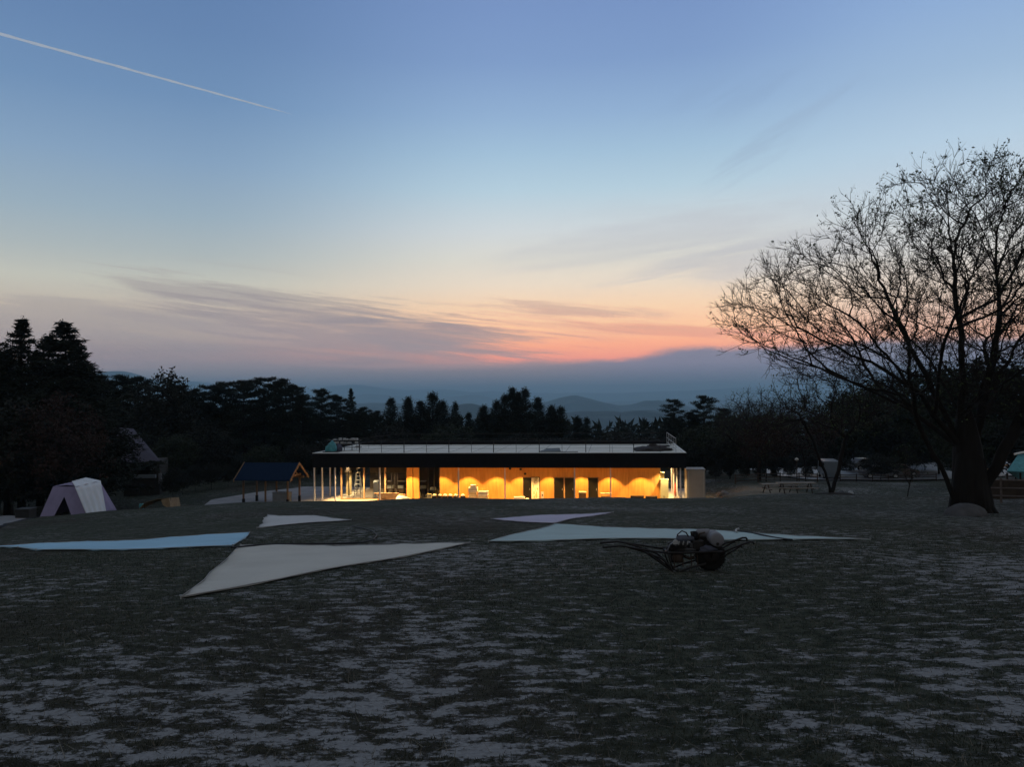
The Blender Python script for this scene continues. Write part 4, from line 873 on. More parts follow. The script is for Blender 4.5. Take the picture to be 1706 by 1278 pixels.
def carton_stack(items,Y):
    for (u0,u1,z0,z1,lab,M_) in items:
        z0*=1.25; z1*=1.25
        w=wpx(u0,u1,Y); x,p=at((u0+u1)/2,Y); t=thing('carton',lab,'carton',p+np.array([0,0,z0]),ANG,'cartons stacked against the plywood wall')
        MB().box(-w/2,w/2,-.25,.25,0,z1-z0-.006).build('box_body',M_,t,bevel=.012)
        MB().box(-w/2-.004,w/2+.004,-.254,-.251,(z1-z0)*.42,(z1-z0)*.56).build('tape_strip',mat('tape2',(.35,.22,.10),.6,.1,5),t)
carton_stack([(780.5,794.5,0,.42,'lowest big carton of the tall stack against the wall',CARTON),(781.5,794,.42,.70,'second carton up in the tall stack',CARTON),(781,795.5,.70,.98,'third carton, with white wrap, in the tall stack',PAPER),(784,793,.98,1.14,'small white carton on top of the tall stack',PAPER),
    (796,810,0,.42,'brown carton right of the tall stack, at floor level',CARTON),(796.5,813,.42,.72,'wide pale carton upon the brown carton beside the tall stack',PAPER),(810.3,813.5,0,.34,'narrow carton at the right foot of the stacks',CARTON)],1.75)
x,p=at(865,1.6); w=wpx(856,874,1.6); t=tag(MB().box(-w/2,w/2,-.2,.2,0,.46).build('long_parcel',PAPER,bevel=.03),'long low white parcel lying left of the first dark door','parcel'); t.location=p; t.rotation_euler=(0,0,ANG)
x,p=at(878,1.2); w=wpx(874,882,1.2); t=tag(MB().blob((0,0,.2),(w/2,.2,.2),12,6,.15,0,2).build('small_sack',PAPER,smooth=True),'small white sack lying before the first dark door','sack'); t.location=p
x,p=at(903.5,1.9); w=wpx(901,905.6,1.9); t=thing('notice_board','small upright pale board with a dark round mark beside the wrapped door','board',p,ANG); MB().box(-w/2,w/2,-.02,.02,.05,.84).build('panel',PAPER,t); MB().lathe([(.06,0),(.06,-.006)],(0,-.021,.56),'y',16).build('mark',DARKST,t); MB().box(-w/2,w/2,-.1,.1,0,.05).build('foot',CARTON,t)
x,p=at(914,1.3); t=tag(MB().box(-.8,.65,-.12,.12,0,.16).box(-.5,.75,-.1,.1,.162,.30,rz=.05).build('board_pile',TIMBER),'flat boards on the floor between the wrapped door and the black door','boards'); t.location=p; t.rotation_euler=(0,0,ANG)
x,p=at(970,1.8); w=wpx(964,976,1.8); t=thing('storage_box','brown box with a pale lid between the black doors','box',p,ANG); MB().box(-w/2,w/2,-.25,.25,0,.78).build('box_body',mat('box_brown',(.12,.08,.05),.8,.2,6),t,bevel=.01); MB().box(-w/2-.02,w/2+.02,-.27,.27,.782,.88).build('lid',CARTON,t,bevel=.01)
x,p=at(1009.5,1.75); w=wpx(1000.5,1019,1.75); t=thing('wooden_bench','low wooden bench with a pale top right of the last door','bench',p,ANG); MB().box(-w/2,w/2,-.2,.2,.70,.78).build('seat',CARTON,t)
for s in (-1,1): MB().box(s*(w/2-.08)-.03,s*(w/2-.08)+.03,-.18,.18,0,.70).build('leg',TIMBER,t)
MB().box(-w/2+.1,w/2-.1,-.02,.02,.30,.52).build('stretcher',TIMBER,t)
for k,(u0,u1,h) in enumerate([(1023,1041.5,.42),(1050,1072,.58),(1075,1094.5,.56)]):
    w=wpx(u0,u1,1.7); x,p=at((u0+u1)/2,1.7); lab=['lowest black trunk box right of the wooden bench','widest black trunk box, below the last bright light pool','black trunk box at the right end of the orange wall'][k]
    t=thing('trunk_box',lab,'box',p,ANG,'black trunk boxes along the wall'); MB().box(-w/2,w/2,-.25,.25,0,h-.05).build('box_body',DARKST,t,bevel=.01); MB().box(-w/2-.01,w/2+.01,-.26,.26,h-.048,h).build('lid',RUST if k else DARKST,t,bevel=.01); MB().box(-w*.3,w*.3,-.262,-.251,h*.35,h*.45).build('trim',TIMBER,t)
# red pole, debris
x,p=at(1125,3.6); t=thing('furled_parasol','thin red furled parasol standing among the end columns','parasol',p,ANG); MB().tube([(0,0,0),(0,0,.35)],.02,6).build('pole',DARKST,t); MB().tube([(0,0,.33),(0,0,.5),(0,0,1.1),(0,0,1.45)],[.03,.10,.09,.02],8).build('cloth',mat('red_cloth',(.45,.08,.04),.8,.2,7),t,smooth=True)
x,p=at(1131,1.4); mb=MB(); r_=random.Random(12)
for k in range(22): a=(r_.uniform(-.35,.35),r_.uniform(-.3,.3),0); mb.tube([a,(a[0]+r_.uniform(-.2,.2),a[1]+r_.uniform(-.2,.2),r_.uniform(.4,1.15))],.012,5)
t=tag(mb.build('stick_bundle',TIMBERD),'tangle of thin sticks leaning between the two rightmost columns','sticks'); t.location=p
# grey shed right of the building
xa=BX(1144,1.6); xb=BX(1175,1.6); w=xb-xa; t=thing('grey_shed','plain grey boxy shed standing at the right end of the building','shed',WL((xa+xb)/2,2.5),ANG)
hs=BL(1160,782,1.6)[2]; MB().box(-w/2,w/2,-.9,.9,0,hs-.06).build('wall',GREYP,t,bevel=.03); MB().box(-w/2-.03,w/2+.03,-.93,.93,hs-.058,hs).build('roof',mat('shed_cap',(.26,.26,.26),.6,.1,3),t)
MB().box(-w/2+.12,-w/2+.18,-.925,-.902,.1,hs-.15).box(w/2-.16,w/2-.10,-.925,-.902,.1,hs-.15).build('corner_trim',mat('trim',(.34,.33,.31),.6,.08,3),t)
# things on the roof
z=ZR-.02
def onroof(u,Y): return WL(BX(u,Y),Y,z)
t=thing('covered_machine','tall hooded shape under a teal sheet near the left roof corner','covered machine',onroof(554,1.5),ANG)
MB().blob((0,0,.34),(.36,.34,.62),16,10,.10,0,3).build('sheet',TEAL,t,smooth=True); MB().blob((-.45,.1,.2),(.22,.25,.38),12,8,.14,0,5).build('sheet_fold',TEAL,t,smooth=True); MB().box(-.75,.55,-.32,.35,0,.06).build('pallet',DARKST,t)
t=tag(MB().blob((0,0,.2),(.3,.3,.42),12,8,.2,0,8).build('sack_heap',mat('purple_sheet',(.06,.06,.09),.7,.3,5),smooth=True),'dark purple sack right of the teal covered machine','sack'); t.location=onroof(564,2.2)
t=thing('scrap_rack','dark cluttered rack behind the teal covered machine','rack',onroof(574,3.6),ANG); r_=random.Random(2)
for k in range(5): MB().tube([(-1.4+k*.7,0,0),(-1.4+k*.7,0,1.0)],.03,5).build('post',DARKST,t)
for k in range(3): MB().box(-1.5,1.5,-.3,.3,.25+k*.3,.29+k*.3).build('shelf',DARKST,t)
mb=MB()
for k in range(18): xx=r_.uniform(-1.4,1.2); zz=.292+.3*r_.randrange(3); mb.box(xx,xx+r_.uniform(.1,.3),-.2,.2,zz,zz+r_.uniform(.06,.2))
mb.build('parts_bins',LR,t)
t=thing('roof_hatch','flat grey hatch lying on the pale roof left of centre right','hatch',onroof(917,1.5),ANG); t['label']='low slanted grey panel lying at the front of the roof, right of its middle'
MB().add([(-.9,-.35,0),(.9,-.35,0),(.75,.5,0),(-.3,.5,0),(-.9,-.35,.05),(.9,-.35,.10),(.75,.5,.28),(-.3,.5,.24)],[(3,2,1,0),(4,5,6,7),(0,1,5,4),(1,2,6,5),(2,3,7,6),(3,0,4,7)]).build('panel',mat('hatch_grey',(.13,.15,.16),.6,.1,4),t)
MB().tube([(.9,-.3,.02),(2.3,-.2,.02)],.03,6).build('pipe',DARKST,t)
t=thing('tarp_heap','dark crumpled heap of sheeting on the right part of the roof','heap',onroof(1086,2.6),ANG)
MB().blob((0,0,.1),(1.55,.9,.26),22,8,.22,0,6).build('sheeting',mat('dark_sheet',(.035,.033,.036),.7,.5,6,bump=.6,bscale=9),t,smooth=True); MB().blob((.35,.1,.28),(.8,.5,.22),16,6,.25,0,16).build('upper_fold',mat('dark_sheet2',(.05,.045,.05),.7,.5,6),t,smooth=True)
t=tag(MB().blob((0,0,.05),(.35,.3,.12),12,6,.15,0,9).build('small_heap',DARKST,smooth=True),'small dark heap behind the crumpled sheeting near the roof railing','heap'); t.location=onroof(1110,7.5)

# ---------------------------------------------------------------- timber shelter on the left
d=65.5; c=P(453,836,d); TIMBER2=mat('shelter_timber',(.20,.125,.075),.8,.25,4,bump=.2,stretch=(1,1,.2))
t=thing('timber_shelter','open timber shelter with a dark blue gable roof left of the building','shelter',(c[0],c[1],GZ+.012),R(-9))
BLUE=mat('blue_roof',(.007,.018,.045),.9,.15,2,stretch=(6,1,1),spec=.08)
hw,hd,zh,zp=2.35,1.5,2.05,3.35
for sx in (-1,1):
    for sy in (-1,1): MB().box(sx*1.95-.06,sx*1.95+.06,sy*1.15-.06,sy*1.15+.06,0,zh).build('post',TIMBER2,t)
MB().box(-.06,.06,-1.21,-1.09,0,zh).build('post',TIMBER2,t); MB().box(-.2,-.08,1.09,1.21,0,zh).build('post',TIMBER2,t)
for sx in (-1,1):
    for sy in (-1,1): MB().box(sx*1.95-.09,sx*1.95+.09,sy*1.15-.09,sy*1.15+.09,0,.5).build('post_shoe',DARKST,t)
for sy in (-1,1): MB().box(-hw,hw,sy*1.15-.055,sy*1.15+.055,zh+.001,zh+.2).build('beam',TIMBER2,t)
MB().box(-2.01,-1.89,-1.35,1.35,zh+.205,zh+.36).build('tie_beam',TIMBER2,t); MB().box(1.89,2.01,-1.35,1.35,zh+.205,zh+.36).build('tie_beam',TIMBER2,t)
for sy,nm in ((-1,'roof'),(1,'roof')):
    mb=MB(); y1=sy*1.75; zl=zh+.02; zt_=zp
    vs=[(-hw-.1,y1,zl),(hw+.1,y1,zl),(hw+.1,0,zt_),(-hw-.1,0,zt_)]; th=.07; vs+=[(x,y,z_+th) for x,y,z_ in vs]
    mb.add(vs,[(0,1,2,3),(7,6,5,4),(0,4,5,1),(1,5,6,2),(2,6,7,3),(3,7,4,0)]).build(nm,BLUE,t)
    for sx in (-1,1):
        X=sx*(hw+.13); MB().add([(X-.03,y1*1.03,zl-.12),(X+.03,y1*1.03,zl-.12),(X+.03,0,zt_-.10),(X-.03,0,zt_-.10),(X-.03,y1*1.03,zl+.10),(X+.03,y1*1.03,zl+.10),(X+.03,0,zt_+.12),(X-.03,0,zt_+.12)],[(3,2,1,0),(4,5,6,7),(0,1,5,4),(1,2,6,5),(2,3,7,6),(3,0,4,7)]).build('bargeboard',TIMBER2,t)
mb=MB().box(1.92,1.98,-.05,.05,zh+.362,zp-.08)
for s in (-1,1): mb.tube([(1.95,s*.75,zh+.37),(1.95,0,zp-.45)],.05,4)
mb.build('truss',TIMBER2,t)
q=WL(0,0); cb=P(470,834,65.0); k=thing('counter_block','plain grey counter standing under the blue roofed shelter','counter',(cb[0],cb[1],GZ+.012),R(-9)); MB().box(-.7,.7,-.35,.35,0,.95).build('body',mat('counter_grey',(.20,.21,.22),.8,.1,3),k,bevel=.02); MB().box(-.74,.74,-.39,.39,.952,1.0).build('top',mat('counter_top',(.26,.27,.28),.6,.1,3),k)

# ---------------------------------------------------------------- cabin tent
A0=hit(66,857.5,40,56); A0=P(66,858,47.0); B0=P(144,857,46.2); C0=P(197,853,48.6)
z0=min(g1(*A0[:2]),g1(*B0[:2]),g1(*C0[:2])); base=np.array([B0[0],B0[1],z0])
def rel(p): return np.array(p,float)-base
b0=rel((A0[0],A0[1],z0)); b1_=rel((B0[0],B0[1],z0)); b2_=rel((C0[0],C0[1],z0)); b3=b0+(b2_-b1_)
def topat(u,v,ref): p=P(u,v,ref[1]+base[1]); return rel(p)
t0=topat(88,811,b0*.9+b3*.1); t1=topat(134,811,b1_+np.array([0,.35,0])); t2=topat(167,803,b2_+np.array([0,-.3,0])); t3=t0+(t2-t1)
tent=thing('cabin_tent','mauve and white cabin tent with its front flap open at the left of the field','tent',base)
MAUVE=mat('mauve_canvas',(.25,.225,.37),.8,.12,1.5,bump=.25,bscale=5); FLY=mat('white_fly',(.62,.66,.72),.6,.08,1.5,bump=.3,bscale=6); INN=mat('tent_inside',(.02,.02,.03),.9,.2,3)
def panel(name,vs,fs,M,th=.012,sub=0):
    o=MB().add(vs,fs).build(name,M,tent); s=o.modifiers.new('solid','SOLIDIFY'); s.thickness=th; return o
def lp(a,b,f): return a+(b-a)*f
ap=topat(107,826,b0+(t0-b0)*.6); ap=lp(lp(b0,b1_,.53),lp(t0,t1,.42),.68); o1=lp(b0,b1_,.30); o2=lp(b0,b1_,.70)
panel('front_wall',[b0,o1,ap,o2,b1_,t1,lp(t0,t1,.42),t0],[(0,1,2,6,7),(2,3,4,5,6)],MAUVE)
def wavy(name,p00,p10,p11,p01,M,amp,nx_=18,nz_=6,off=(0,0,0),fr=5):
    mb=MB(); V=[]
    nrm=np.cross(p10-p00,p01-p00); nrm=nrm/np.linalg.norm(nrm)
    for j in range(nz_+1):
        for i in range(nx_+1):
            a,b=i/nx_,j/nz_; p=lp(lp(p00,p10,a),lp(p01,p11,a),b); V.append(p+nrm*amp*math.sin(a*fr*6.28+1.5*b)*(1-b*.7)*(.5+.5*math.sin(3*a))+np.array(off))
    o=mb.add(V,[(j*(nx_+1)+i,j*(nx_+1)+i+1,(j+1)*(nx_+1)+i+1,(j+1)*(nx_+1)+i) for j in range(nz_) for i in range(nx_)]).build(name,M,tent,smooth=True); s=o.modifiers.new('solid','SOLIDIFY'); s.thickness=.01; return o
wavy('side_wall',b1_,b2_,t2,t1,MAUVE,.035); wavy('side_wall',b0,b3,t3,t0,MAUVE,.03); wavy('rear_wall',b3,b2_,t2,t3,MAUVE,.02)
rid0=(t0+t1)/2+np.array([0,0,.10]); rid1=(t2+t3)/2+np.array([0,0,.12])
wavy('roof',t1,t2,rid1,rid0,MAUVE,.02); wavy('roof',t0,t3,rid1,rid0,MAUVE,.02)
n_=np.cross(b2_-b1_,t1-b1_); n_/=np.linalg.norm(n_); n_=n_ if n_[1]<0 else -n_
wavy('fly_sheet',lp(b1_,b2_,.0)+n_*.08,lp(b1_,b2_,.58)+n_*.10,lp(t1,t2,.98)+n_*.06,lp(t1,t2,-.30)+n_*.06,FLY,.05,24,8,(0,0,.03),4)
wavy('fly_sheet',lp(t1,t2,-.28)+n_*.05,lp(t1,t2,1.0)+n_*.06,lp(rid0,rid1,.95)+np.array([0,0,.12]),lp(rid0,rid1,.25)+np.array([0,0,.10]),FLY,.03,18,4,(0,0,.05),3)
for p,q in ((b1_,t1),(b2_,t2),(b0,t0)): MB().tube([p,q],.015,6).build('pole',DARKST,tent)
MB().tube([b1_,b1_+np.array([1.0,-.9,g1(base[0]+b1_[0]+1,base[1]-.9)-z0])],.006,4).build('guy_line',STEELW,tent)
# tan lean-to awning
p=P(258,845,49); zz=g1(p[0],p[1]); t=thing('tan_awning','small sagging tan awning with one open side right of the tent','awning',(p[0],p[1],zz)); s_=49/1289
TAN=mat('tan_canvas',(.26,.19,.12),.8,.2,3,bump=.3,bscale=8)
def q_(u,v,dy): return ((u-258)*s_,dy,(845-v)*s_)
mb=MB().add([q_(229,845,0),q_(241,832,0),q_(262,826,-.1),q_(284,824,-.2),q_(286,845,-.1),q_(283,845,1.6),q_(282,828,1.4),q_(262,831,1.2),q_(244,836,1.2)],[(1,2,7,8),(2,3,6,7),(3,4,5,6),(0,1,8)]); o=mb.build('canvas',TAN,t); o.modifiers.new('solid','SOLIDIFY').thickness=.015
mb=MB().add([q_(270,827,-.14),q_(284,824,-.2),q_(286,844,-.1),q_(273,836,-.12)],[(0,1,2,3)]); o=mb.build('side_flap',TAN,t); o.modifiers.new('solid','SOLIDIFY').thickness=.012
for u,v in ((241,832),(284,824)): MB().tube([q_(u,846,0),q_(u,v,0)],.015,6).build('pole',DARKST,t)
p=P(235.5,838,50); t=thing('teal_water_can','small teal upright container left of the tan awning','container',(p[0],p[1],g1(p[0],p[1]))); MB().box(-.11,.11,-.11,.11,0,.50).build('body',TEAL,t,bevel=.03); MB().lathe([(.03,0),(.03,.06)],(0,0,.50),n=10).build('cap',DARKST,t)
# logs and dim rubble to its right
rb=random.Random(31)
for k,(u,v,w_,lab) in enumerate([(300,843,.9,'low dark log lying right of the tan awning'),(322,842,.7,'short dark log farther right of the tan awning')]):
    p=P(u,v-1,50.5); z=g1(p[0],p[1]); o=MB().tube([(-w_,0,.12),(0,.05,.14),(w_,0,.12)],.12,8).build('log',TIMBERD,smooth=True); o.location=(p[0],p[1],z); o.rotation_euler=(0,0,rb.uniform(-.3,.3)); tag(o,lab,'log')
# box and slab on the far left
p=P(43,866,43.0); z=g1(p[0],p[1]); t=thing('dark_chest','squat dark chest standing on the slab at the far left','chest',(p[0],p[1],z+.03)); MB().box(-.38,.38,-.35,.35,0,.52).build('body',mat('chest_dark',(.016,.018,.02),.7,.2,4),t,bevel=.02); MB().box(-.41,.41,-.38,.38,.522,.58).build('lid',mat('chest_lid',(.03,.033,.037),.6,.2,4),t,bevel=.01)
pts=[hit(63,862,35,56),hit(0,880,30,50),hit(-60,896,28,45),hit(-60,868,36,52),hit(10,861,40,56)]
mb=MB(); k=len(pts); mb.add([(p[0],p[1],p[2]+.06) for p in pts]+[(p[0],p[1],p[2]-.35) for p in pts],[tuple(range(k))]+[(i,(i+1)%k,k+(i+1)%k,k+i) for i in range(k)]); tag(mb.build('path',mat('path_slab',(.16,.165,.175),.85,.2,2)),kind='structure')
mb=MB(); 
for i in range(2):
    a,b=pts[i],pts[i+1]; mb.tube([(a[0],a[1]-.08,a[2]+.0),(b[0],b[1]-.08,b[2]+.0)],.11,6)
tag(mb.build('path_edging',BLACKM),'dark round edging along the near side of the slab at the far left','edging')
# ---------------------------------------------------------------- house behind the tent
p=P(232,806,72); z=g1(p[0],p[1]); z=min(z,p[2]); t=thing('gable_house','dim house with a steep greyish purple roof behind the tent','house',(p[0],p[1],z)); s_=72/1289
def h_(u,v,dy=0.0): r_=P(u,v,72+dy)-np.array([p[0],p[1],z]); r_[1]=dy; return r_
PUR=mat('house_roof',(.06,.056,.085),.7,.12,1.5,stretch=(1,1,5)); 
mb=MB().add([h_(268,771,-.3),h_(203,772,-1.5),h_(192,714,2.5),h_(222,716,3.5)],[(0,1,2,3)]); o=mb.build('roof',PUR,t); o.modifiers.new('s','SOLIDIFY').thickness=.12
a,b=h_(206,806,-.8),h_(266,806,.1); a[2]=b[2]=0; hh_=h_(236,772)[2]
mb=MB().add([(a[0],a[1],0),(b[0],b[1],0),(b[0],b[1],hh_),(a[0],a[1],hh_),(a[0]-1,a[1]+4,0),(b[0]-1,b[1]+4,0),(b[0]-1,b[1]+4,hh_+.2),(a[0]-1,a[1]+4,hh_+.2)],[(0,1,2,3),(1,5,6,2),(4,0,3,7),(5,4,7,6),(3,2,6,7)]); mb.build('wall',mat('house_wall',(.03,.027,.024),.85,.2,3),t)
x0,_,z0_=h_(232,795); x1,_,z1_=h_(268,789); MB().box(x0,x1,-1.1,-.92,z0_,z1_).build('balcony_band',mat('pale_band',(.16,.19,.22),.7,.1,3),t)
x0,_,z0_=h_(269,806); x1,_,z1_=h_(273,788); MB().box(x0,x1,-.6,-.4,z0_,z1_).build('corner_post',mat('pale_post',(.18,.18,.2),.7,.1,3),t)
x0,_,z0_=h_(238,787); x1,_,z1_=h_(262,774); fr=MB().box(x0,x1,-.80,-.72,z0_,z1_).build('window',DARKST,t); MB().box(x0+.06,x1-.06,-.83,-.802,z0_+.06,z1_-.06).build('pane',GLASS,fr)
print('left',time.time()-T0)
# ---------------------------------------------------------------- coloured triangles of cloth pegged on the lawn
def tri_sheet(name,pix,M,label,group='cloth triangles of the big star on the lawn'):
    from mathutils.geometry import tessellate_polygon
    w0=[hit(u,v,6,56) for u,v in pix]; w=[]; rr_=np.random.default_rng(int(pix[0][0])+99)
    for a,b in zip(w0,w0[1:]+w0[:1]):
        l=math.hypot(b[0]-a[0],b[1]-a[1]); k=max(1,int(l/.9)); nx_,ny_=-(b[1]-a[1])/l,(b[0]-a[0])/l
        for i in range(k):
            o_=0 if i==0 else rr_.normal(0,.022)*min(1,a[1]/18); w.append((a[0]+(b[0]-a[0])*i/k+nx_*o_,a[1]+(b[1]-a[1])*i/k+ny_*o_,0))
    # fine strips between the long edges so the cloth follows the ground
    me=bpy.data.meshes.new(name); bm=__import__('bmesh').new(); vs=[bm.verts.new((p[0],p[1],0)) for p in w]; bm.faces.new(vs)
    import bmesh
    bmesh.ops.triangulate(bm,faces=bm.faces[:])
    for _ in range(9):
        es=[e for e in bm.edges if e.calc_length()>.42]
        if not es: break
        bmesh.ops.subdivide_edges(bm,edges=es,cuts=1,use_grid_fill=False); bmesh.ops.triangulate(bm,faces=bm.faces[:])
    X=np.array([v.co.x for v in bm.verts]); Y=np.array([v.co.y for v in bm.verts]); Z=G(X,Y)+.030+.008*np.sin(X*3.1+Y)*np.sin(Y*2.3)+.006*np.sin(X*7.3-Y*3.1)+.004*np.sin(X*13+Y*9)
    for v,z in zip(bm.verts,Z): v.co.z=float(z)
    bmesh.ops.recalc_face_normals(bm,faces=bm.faces[:]); 
    if sum(f.normal.z for f in bm.faces)<0: bmesh.ops.reverse_faces(bm,faces=bm.faces[:])
    bm.to_mesh(me); bm.free(); me.polygons.foreach_set('use_smooth',[True]*len(me.polygons)); me.materials.append(M); o=bpy.data.objects.new(name,me); COL.objects.link(o); s=o.modifiers.new('s','SOLIDIFY'); s.thickness=.012; s.offset=-1
    ring=[(p[0],p[1],g1(p[0],p[1])+.034) for p in w]; ring.append(ring[0]); MB().tube(ring,.008,5).build('hem',HEM,o,smooth=True)
    for p in w0: z=g1(p[0],p[1]); MB().tube([(p[0],p[1],z-.05),(p[0],p[1],z+.045)],.009,6).box(p[0]-.018,p[0]+.018,p[1]-.01,p[1]+.01,z+.045,z+.055).build('peg',LR,o)
    return tag(o,label,'cloth sheet',group)
HEM=mat('hem',(.30,.30,.31),.8,.1,6)
def cloth(nm,c): return mat(nm,c,.85,.07,.9,bump=.5,bscale=5)
tri_sheet('ground_cloth',[(301,1000),(401,911),(783,906.5)],cloth('cloth_grey',(.47,.465,.43)),'largest cloth triangle, pale grey, pointing at the viewer on the left')
tri_sheet('ground_cloth',[(-18,913.5),(416,889),(388,911.5),(60,918.5),(30,914.5)],cloth('cloth_blue',(.28,.50,.66)),'long blue cloth triangle reaching the left edge')
tri_sheet('ground_cloth',[(446,859),(585,868),(428,881.5)],cloth('cloth_grey2',(.44,.45,.46)),'small far grey cloth triangle nearest the timber shelter')
tri_sheet('ground_cloth',[(818,866.5),(1022,855),(925,873.5),(880,872)],cloth('cloth_lilac',(.43,.41,.54)),'thin lilac cloth triangle nearest the building')
tri_sheet('ground_cloth',[(925,874.5),(1450,901),(814,904.5)],cloth('cloth_teal',(.34,.46,.48)),'long blue grey cloth triangle behind the loaded cart')
# hoses
def hose(name,pix,r_,M,label,lift=.02):
    w=[hit(u,v,6,56) for u,v in pix]; out=[]
    for i in range(len(w)-1):
        for t_ in (0,.25,.5,.75): q=w[i]*(1-t_)+w[i+1]*t_; out.append((q[0],q[1],g1(q[0],q[1])+lift))
    q=w[-1]; out.append((q[0],q[1],g1(q[0],q[1])+lift)); return tag(MB().tube(out,r_,6).build(name,M,smooth=True),label,'hose')
HB=mat('hose_black',(.015,.015,.02),.6,.2,5)
hose('hose',[(384,916),(400,914.5),(430,912),(470,910),(560,909.2),(606,907),(622,902),(628,895),(622,889),(606,883),(585,879)],.018,HB,'black hose running along the grey triangle and curling beyond it',.04)
hose('hose',[(1229,888),(1240,889),(1262,893),(1295,900),(1320,903)],.02,HB,'short black hose crossing the tip of the blue grey triangle',.045)
hose('hose_end',[(1231,884.5),(1227,885.5),(1225.5,888),(1228,890)],.022,mat('hose_pale',(.35,.37,.38),.6,.1,4),'pale curled hose end at the edge of the blue grey triangle',.05)

# ---------------------------------------------------------------- the loaded one wheeled cart
w=hit(1183,951,8,20); CZ=g1(w[0],w[1]); sc_=w[1]/1289; cart=thing('push_cart','dark steel one wheeled cart with long handles at both ends, loaded with a pump','cart',(w[0],w[1],CZ)); 
def px(u,v,y=0.0): return ((u-1183)*sc_,y,(951-v)*sc_)
wh=MB().lathe([(.06,-.075),(.19,-.085),(.225,-.06),(.235,0),(.225,.06),(.19,.085),(.06,.075)],(0,0,.235),'y',36).build('wheel',RUBBER,cart,smooth=True)
MB().lathe([(.03,-.09),(.12,-.088),(.125,-.07),(.04,-.06)],(0,0,.235),'y',24).build('rim',DARKST,wh,smooth=True)
mb=MB()
for k in range(28):
    q=k/28*6.283; mb.box(-.018,.018,-.07,.07,.232,.247) if False else mb.add([(math.cos(q)*r_-math.sin(q)*s,y,.235+math.sin(q)*r_+math.cos(q)*s) for y in (-.07,.07) for r_,s in ((.226,-.014),(.226,.014),(.239,.010),(.239,-.010))],[(0,1,2,3),(7,6,5,4),(0,4,5,1),(1,5,6,2),(2,6,7,3),(3,7,4,0)])
mb.build('tread',RUBBER,wh)
for y in (-.17,.17):
    MB().tube([px(1003,907.5,y*1.05),px(1032,905,y*1.05),px(1044,907,y*1.05),px(1075,912.5,y*1.2),px(1110,918,y)],.016,8).build('handle',DARKST,cart,smooth=True)
    MB().tube([px(1044,907,y*1.05),px(1073,916,y*1.05),px(1100,935,y*1.05),px(1117,948.5,y)],.016,8).build('brace',DARKST,cart,smooth=True)
    MB().tube([px(1078,917,y*1.2),px(1100,927,y*1.1),px(1112,938,y),px(1117,948.5,y),px(1121,951,y),px(1128,949,y),px(1146,942,y),px(1172,936,y)],.016,8).build('skid',DARKST,cart,smooth=True)
    MB().tube([px(1108,914,y),px(1113,930,y),px(1118,944,y),px(1126,948,y)],.013,8).build('strut',DARKST,cart,smooth=True)
    MB().tube([px(1107,917.5,y),px(1130,918,y),px(1175,917,y),px(1200,917,y)],.018,8).build('bed_rail',DARKST,cart,smooth=True)
    MB().tube([px(1195,920,y),px(1215,910,y*1.2),px(1230,905.5,y*1.05),px(1243,901,y*1.05),px(1249,901,y*1.05),px(1251,904.5,y*1.05)],.017,8).build('handle',DARKST,cart,smooth=True)
    MB().tube([px(1198,926,y),px(1214,916,y*1.15),px(1230,907,y*1.05),px(1231,910,y*1.05)],.014,8).build('brace',DARKST,cart,smooth=True)
    MB().tube([px(1183,927.5,y*.6),px(1183,917,y*.9)],.02,8).build('fork',DARKST,cart)
MB().tube([px(1183,927.5,-.12),px(1183,927.5,.12)],.018,8).build('axle',DARKST,cart)
for u,v in ((1110,918),(1145,918),(1198,917),(1122,950)): MB().tube([px(u,v,-.18),px(u,v,.18)],.014,8).build('cross_bar',DARKST,cart)
mb=MB()
for k in range(9): mb.tube([px(1112+k*9,917,-.16),px(1112+k*9,917,.16)],.007,5)
mb.build('bed_grid',DARKST,cart)
for u in (1120,1134,1148,1158): MB().tube([px(u,918,-.15),px(u+1,943-(u-1120)*.12,-.15)],.009,6).build('guard_bar',RUST,cart)
def onc(name,label,cat,u,v,y=0.0,rz=0): a=px(u,v,y); return thing(name,label,cat,(w[0]+a[0],w[1]+a[1],CZ+a[2]),rz)
# motor slung in the frame
t=onc('small_engine','small dark petrol engine slung low in the frame of the cart','engine',1127,936)
MB().box(-.10,.10,-.10,.10,0,.17).build('block',DARKST,t,bevel=.02)
mb=MB()
for k in range(7): mb.box(-.115,.115,-.115,.115,.18+k*.018,.187+k*.018)
mb.build('cooling_fins',DARKST,t); MB().lathe([(.02,-.15),(.075,-.15),(.085,-.13),(.085,-.10)],(0,0,.09),'y',24).build('recoil_housing',RUST,t,smooth=True)
MB().tube([(.1,0,.1),(.2,-.05,.06),(.28,-.05,.08)],.025,8).build('exhaust',RUST,t,smooth=True)
t=onc('sprayer_pump','grey sprayer pump with bright fittings lying on the left half of the cart','pump',1142,917)
PG=bpy.data.materials.get('pump_grey') or mat('pump_grey',(.05,.05,.055),.5,.3,9,metal=.3)
MB().box(-.15,.16,-.10,.10,0,.05).box(-.12,.02,-.08,.08,.05,.15).box(.04,.14,-.09,.07,.05,.13,rz=.2).build('body',PG,t,bevel=.015)
MB().lathe([(.03,-.17),(.055,-.16),(.06,-.02),(.045,.0),(.045,.10),(.02,.12)],(.03,-.02,.19),'x',20).build('cylinder',mat('pump_blue',(.07,.08,.11),.5,.2,9),t,smooth=True)
for k in range(3): MB().tube([(-.12+k*.07,-.08,.10),(-.13+k*.07,-.13,.12),(-.12+k*.07,-.14,.17)],.011,6).build('valve',LR,t)
MB().lathe([(.03,-.012),(.045,-.01),(.045,.01),(.03,.012)],(-.17,-.09,.14),'y',16).build('gauge',LR,t)
